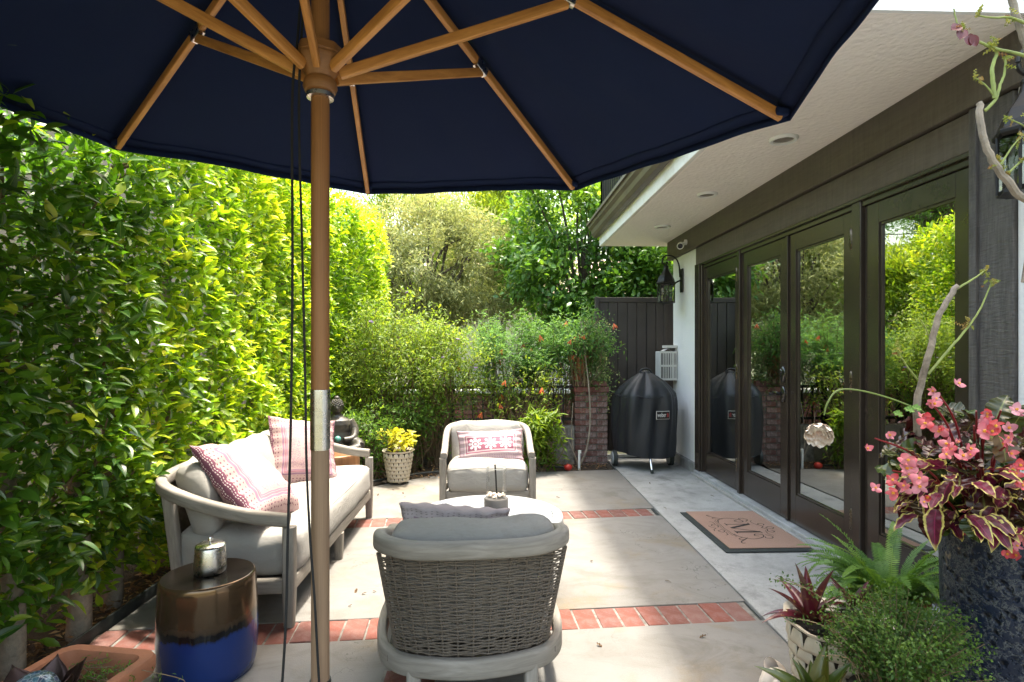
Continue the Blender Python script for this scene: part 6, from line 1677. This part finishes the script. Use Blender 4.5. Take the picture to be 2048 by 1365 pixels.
# fern in a bark-coloured pot
fp = empty('fern_pot', (1.68, 2.36, 0), label='brown pot hidden under the fern beside the doors', cat='pot')
MB().lathe([(.11, 0), (.14, .22), (.15, .24), (.13, .24), (.12, .2)], 32).build('body', M['terracotta'], fp)
fn_ = empty('sword_fern', (1.68, 2.36, .22), label='bushy green sword fern between the doors and the tall pot', cat='fern')
fmat = leafobj('fern_frond', [(0, (.05, .13, .025)), (.6, (.10, .21, .035)), (1, (.18, .30, .05))], .35, .45)
def frond(L, arch, seed):
    qf = np.random.default_rng(seed); mb = MB(); P = []
    for k in range(41):
        u = k / 40; P.append(V3(0, L * math.sin(arch * u) / arch, L * (1 - math.cos(arch * u)) / arch * -1))
    mb.tube(P[::4], list(np.linspace(.0022, .0008, 11)), 4, cap=False)
    for k in range(3, 41):
        u = k / 40; w = .038 * math.sin(PI * (u * .9 + .1)) ** .6 * (1 - u * .25); p = P[k]
        for s in (-1, 1):
            d = V3(s * 1, .25, -.12 + qf.normal() * .15); d = nrm(d); t_ = nrm(P[k] - P[k - 1])
            a, b2 = p - t_ * .0032, p + t_ * .0032
            mb.add([a, p + d * w * .6 - t_ * .0042, p + d * w, p + d * w * .6 + t_ * .0038, b2], [(0, 1, 2, 3, 4)] if s > 0 else [(4, 3, 2, 1, 0)], [((0, .2), (.5, .2), (1, .3), (.5, .8), (0, .8))])
    return mb.mesh('frond', fmat, False)
FR = [frond(.40, a, k) for k, a in enumerate((.9, 1.4, 1.9, 2.4))]
q = np.random.default_rng(80)
for k in range(120):
    a = q.uniform(0, 2 * PI); el = q.uniform(.35, 1.45); d = V3(math.cos(a), math.sin(a), 0)
    A = d * math.cos(el) + V3(0, 0, math.sin(el)); N = V3(0, 0, math.cos(el)) - d * math.sin(el); s = q.uniform(.5, 1.0)
    place('frond', FR[k % 4], fn_, d * .05 + V3(0, 0, q.uniform(-.02, .05)), frame(A, N + q.normal(size=3) * .2), (s, s, s))

# shell-scaled basket pot with bromeliad
bp = scale_pot('shell_pot', (1.235, 1.98, 0), .13, .165, .30, 6, 15, 'pot covered with shell scales at the lower right, holding a red bromeliad')
def strap(L, W, bend, mat):
    def fn(u, w):
        s = 2 * w - 1; hw = W / 2 * (1 - u ** 2.2) ** .8 * (.8 + .35 * math.sin(PI * u)); th = bend * u
        return (s * hw, L * math.sin(th) / max(.05, bend), -L * (1 - math.cos(th)) / max(.05, bend) + s * s * hw * .7)
    return MB().sheet(fn, 16, 6).mesh('leaf', mat, True, 80)
def brom_mat(name, stops, spot):
    t = NT(name); r = t.n('ShaderNodeObjectInfo').outputs['Random']; uv = t.sep(t.coord('UV'))
    c = t.ramp(r, stops); c = t.mix(t.math('MULTIPLY', t.rng(t.noise(t.coord(), 60, 3), .58, .66), .7), c, spot)
    c = t.mix(t.math('MULTIPLY', uv[0], .5), c, stops[0][1]); t.set(Base_Color=c, Roughness=.28); return t.m
b1 = brom_mat('red_bromeliad', [(0, (.045, .008, .012)), (.5, (.10, .010, .02)), (1, (.07, .03, .015))], (.28, .20, .05))
b2_ = brom_mat('green_bromeliad', [(0, (.030, .045, .008)), (.5, (.055, .085, .010)), (.8, (.085, .075, .010)), (1, (.13, .055, .015))], (.05, .065, .01))
def bromeliad(loc, mat, L, W, n, label, q, tilt):
    t = empty('bromeliad', loc, label=label, cat='plant')
    ms = [strap(L, W, b, mat) for b in (.25, .7, 1.1)]
    for k in range(n):
        f = k / n; a = k * 2.4 + q.uniform(-.2, .2); el = tilt[0] + (tilt[1] - tilt[0]) * f; d = V3(math.cos(a), math.sin(a), 0)
        A = d * math.cos(el) + V3(0, 0, math.sin(el)); N = V3(0, 0, math.cos(el)) - d * math.sin(el); s = q.uniform(.75, 1.1)
        place('leaf', ms[0 if f > .6 else (1 if f > .3 else 2)], t, d * .008, frame(A, N), (s, s, s))
    return t
q = np.random.default_rng(85)
bromeliad((1.14, 2.0, .30), b1, .20, .042, 15, 'dark red spiky bromeliad standing in the shell pot', q, (.25, 1.5))
bromeliad((1.36, 2.10, .30), b1, .15, .035, 11, 'smaller purple bromeliad half hidden behind the leafy trailing plant', q, (.2, 1.3))
bromeliad((.985, 1.70, .17), b2_, .19, .055, 18, 'olive green bromeliad with amber tips at the bottom edge', q, (.3, 1.45))
p3 = empty('small_pot', (.985, 1.70, 0), label='small clay pot under the olive green bromeliad', cat='pot')
MB().lathe([(.06, 0), (.085, .16), (.092, .18), (.08, .18), (.07, .15)], 28).build('body', M['terracotta'], p3)

# fine-leaved bushy plant
bu = empty('small_leaf_bush', (1.235, 1.70, .0), label='mounding small leaved green plant before the tall pitted pot', cat='plant')
MB().lathe([(.09, 0), (.12, .2), (.13, .22), (.11, .22)], 28).build('pot', M['dark_gap'], bu)
q = np.random.default_rng(90); sm = MB(); Pv = []; fv = []
for k in range(150):
    a = q.uniform(0, 2 * PI); r = .225 * math.sqrt(q.random()) * q.uniform(.6, 1.15); h = .40 * math.sqrt(max(.05, 1 - (r / .33) ** 2)) * q.uniform(.65, 1.1)
    e = V3(r * math.cos(a) * 1.05, r * math.sin(a), .12 + h)
    p = spline([(e[0] * .2, e[1] * .2, .18), (e[0] * .6, e[1] * .6, .16 + h * .6), tuple(e)], 5); sm.tube(p, list(np.linspace(.002, .0008, len(p))), 4, cap=False); p = np.array(p)
    for _ in range(74):
        f = .25 + .75 * q.random() ** .8; Pv.append(p[min(len(p) - 1, int(f * (len(p) - 1) + .5))] + q.normal(size=3) * .015); fv.append(f)
for (a, L_, z0) in ((2.9, .30, .34), (2.6, .34, .42), (3.3, .26, .28), (.2, .26, .30), (2.2, .36, .38)):
    d = V3(math.cos(a), math.sin(a), 0); p = spline([d * .1 + V3(0, 0, z0 - .1), d * L_ * .6 + V3(0, 0, z0 + .06), d * L_ + V3(0, 0, z0 + .09)], 6); sm.tube(p, .0016, 4); p = np.array(p)
    for _ in range(60): Pv.append(p[q.integers(3, len(p))] + q.normal(size=3) * .010); fv.append(q.random())
sm.build('stems', M['twig'], bu); Pv = np.array(Pv); n = len(Pv)
leaves('foliage', Pv, rdir(n, q) + np.array([0, -.1, .3]), np.array([0, -.3, 1]) + rdir(n, q) * .6, q.uniform(.008, .016, n), q.uniform(.005, .0095, n), leafmat('bush_leaf', [(0, (.012, .030, .008)), (.5, (.032, .070, .014)), (.85, (.07, .125, .022)), (1, (.13, .17, .03))], .3, .45, .3), np.clip(.1 + .5 * q.random(n) + .3 * np.array(fv), 0, 1), bu)

# shells
shl = simple('white_shell', (.68, .60, .53), .45, .12, 20, .2, 60); shl2 = simple('tan_shell', (.42, .34, .26), .6, .25, 20)
cs2 = empty('conch_shell', (1.055, 2.09, .0), .4, label='spiky white conch shell on the concrete beside the shell pot', cat='shell')
mb = MB()
for k in range(60):
    pass
def conch(u, w):
    a = u * 2 * PI * 3.2; R0 = .012 + .042 * u; r = .010 + .034 * u; t_ = w * 2 * PI
    sp = 1 + .35 * max(0, math.sin(a * 3.5)) ** 6 * max(0, math.cos(t_ - .7)) ** 2
    return ((R0 + r * sp * math.cos(t_)) * math.cos(a) * .8, -.06 + .10 * u - .012 + r * sp * math.sin(t_) * .9 * .8, .045 + (R0 + r * sp * math.cos(t_)) * math.sin(a) * .62)
mb.sheet(conch, 90, 14).build('shell_body', shl, cs2, angle=80)
def scallop(loc, r, mat, label, R_):
    t = empty('fluted_shell', loc, label=label, cat='shell')
    def fn(u, w):
        a = math.radians(-75 + 150 * u); rr_ = r * w * (1 - .12 * abs(math.sin(a)) ** 3); rib = .05 * r * math.cos(u * 2 * PI * 11) * w
        return (rr_ * math.sin(a), rr_ * math.cos(a), .35 * r * (1 - (w - .35) ** 2 / .6) + rib)
    o = MB().sheet(fn, 88, 8).build('valve', mat, t, angle=80); o.modifiers.new('s', 'SOLIDIFY').thickness = .004
    o.matrix_local = Matrix(np.asarray(R_).tolist()).to_4x4(); return t
scallop((1.51, 2.02, .30), .07, shl2, 'fan shaped tan shell standing left of the tall pot, upper one', facing((-.4, -.8, .3), (0, 0, -1)))
scallop((1.49, 1.88, .25), .07, shl2, 'fan shaped tan shell standing left of the tall pot, lower one', facing((-.3, -.9, .2), (0, 0, -1)))
rk = MB().ellipsoid((1.50, 2.0, .12), (.10, .10, .14), 14, 10, lambda p: 1 + .12 * math.sin(p[0] * 6 + p[2] * 5)); tag(rk.build('driftwood_stump', M['bark']), 'weathered stump under the fan shells beside the tall pot', 'stump')

# ------------------------------------------------------------------ power lines, litter
for k, (z, y) in enumerate(((6.05, 22.0), (5.6, 22.3))):
    c = MB().tube([(-16 + 34 * s, y, z - .5 * math.sin(PI * s)) for s in np.linspace(0, 1, 20)], .02, 5)
    tag(c.build('power_line', M['black_metal']), ('upper' if k == 0 else 'lower') + ' black power line crossing the sky behind the trees', 'cable', 'power lines')
lm1 = broadleaf(M['dry'], .05, .018, .5, 5, .02)
q = np.random.default_rng(99)
spots = [(-.72, 3.05), (-.66, 3.0), (-.63, 3.02), (-.70, 2.86), (-.55, 3.6), (-1.0, 5.05), (-.8, 5.1), (-.75, 4.95), (-1.05, 4.9), (.55, 4.9), (1.38, 4.55), (.95, 2.5), (.45, 2.45), (.6, 3.4), (.95, 3.1), (-.9, 5.2), (-.62, 5.25), (1.5, 5.4), (1.9, 4.9), (-1.42, 2.5)]
for (x, y) in spots:
    o = place('fallen_leaf', lm1, None, (x, y, .009)); o.rotation_euler = (q.uniform(-.2, .2), q.uniform(-.2, .2), q.uniform(0, 6)); s = q.uniform(.35, .8); o.scale = (s, s, s)
    tag(o, 'small dry brown leaf lying on the patio concrete', 'leaf', 'dry leaves on the patio')
for (x0, x1, y0, y1, nn, nm) in ((-2.0, -1.78, 1.9, 4.0, 900, 'leaf_litter'), (-1.2, 1.25, 5.55, 6.3, 1200, 'bed_litter')):
    P = np.stack([q.uniform(x0, x1, nn), q.uniform(y0, y1, nn), q.uniform(.005, .03, nn)], 1)
    if nm == 'bed_litter': P = P[P[:, 1] > 5.93 + .09 * P[:, 0] - .25 * (P[:, 0] < -.5)]
    m = len(P)
    me = leaf_mesh(nm, P, rdir(m, q) * [1, 1, .25], np.array([0, 0, 1]) + rdir(m, q) * .4, q.uniform(.02, .055, m), q.uniform(.008, .02, m), leafmat(nm + '_mat', [(0, (.05, .03, .015)), (.6, (.16, .09, .04)), (1, (.30, .20, .10))], .1, .8, .2, (1, 1, 1)), q.random(m))
    o = bpy.data.objects.new(nm, me); COL.objects.link(o); tag(o, 'dry leaf litter scattered over the ' + ('hedge' if nm == 'leaf_litter' else 'back flower') + ' bed soil', 'leaf litter', None, 'stuff')
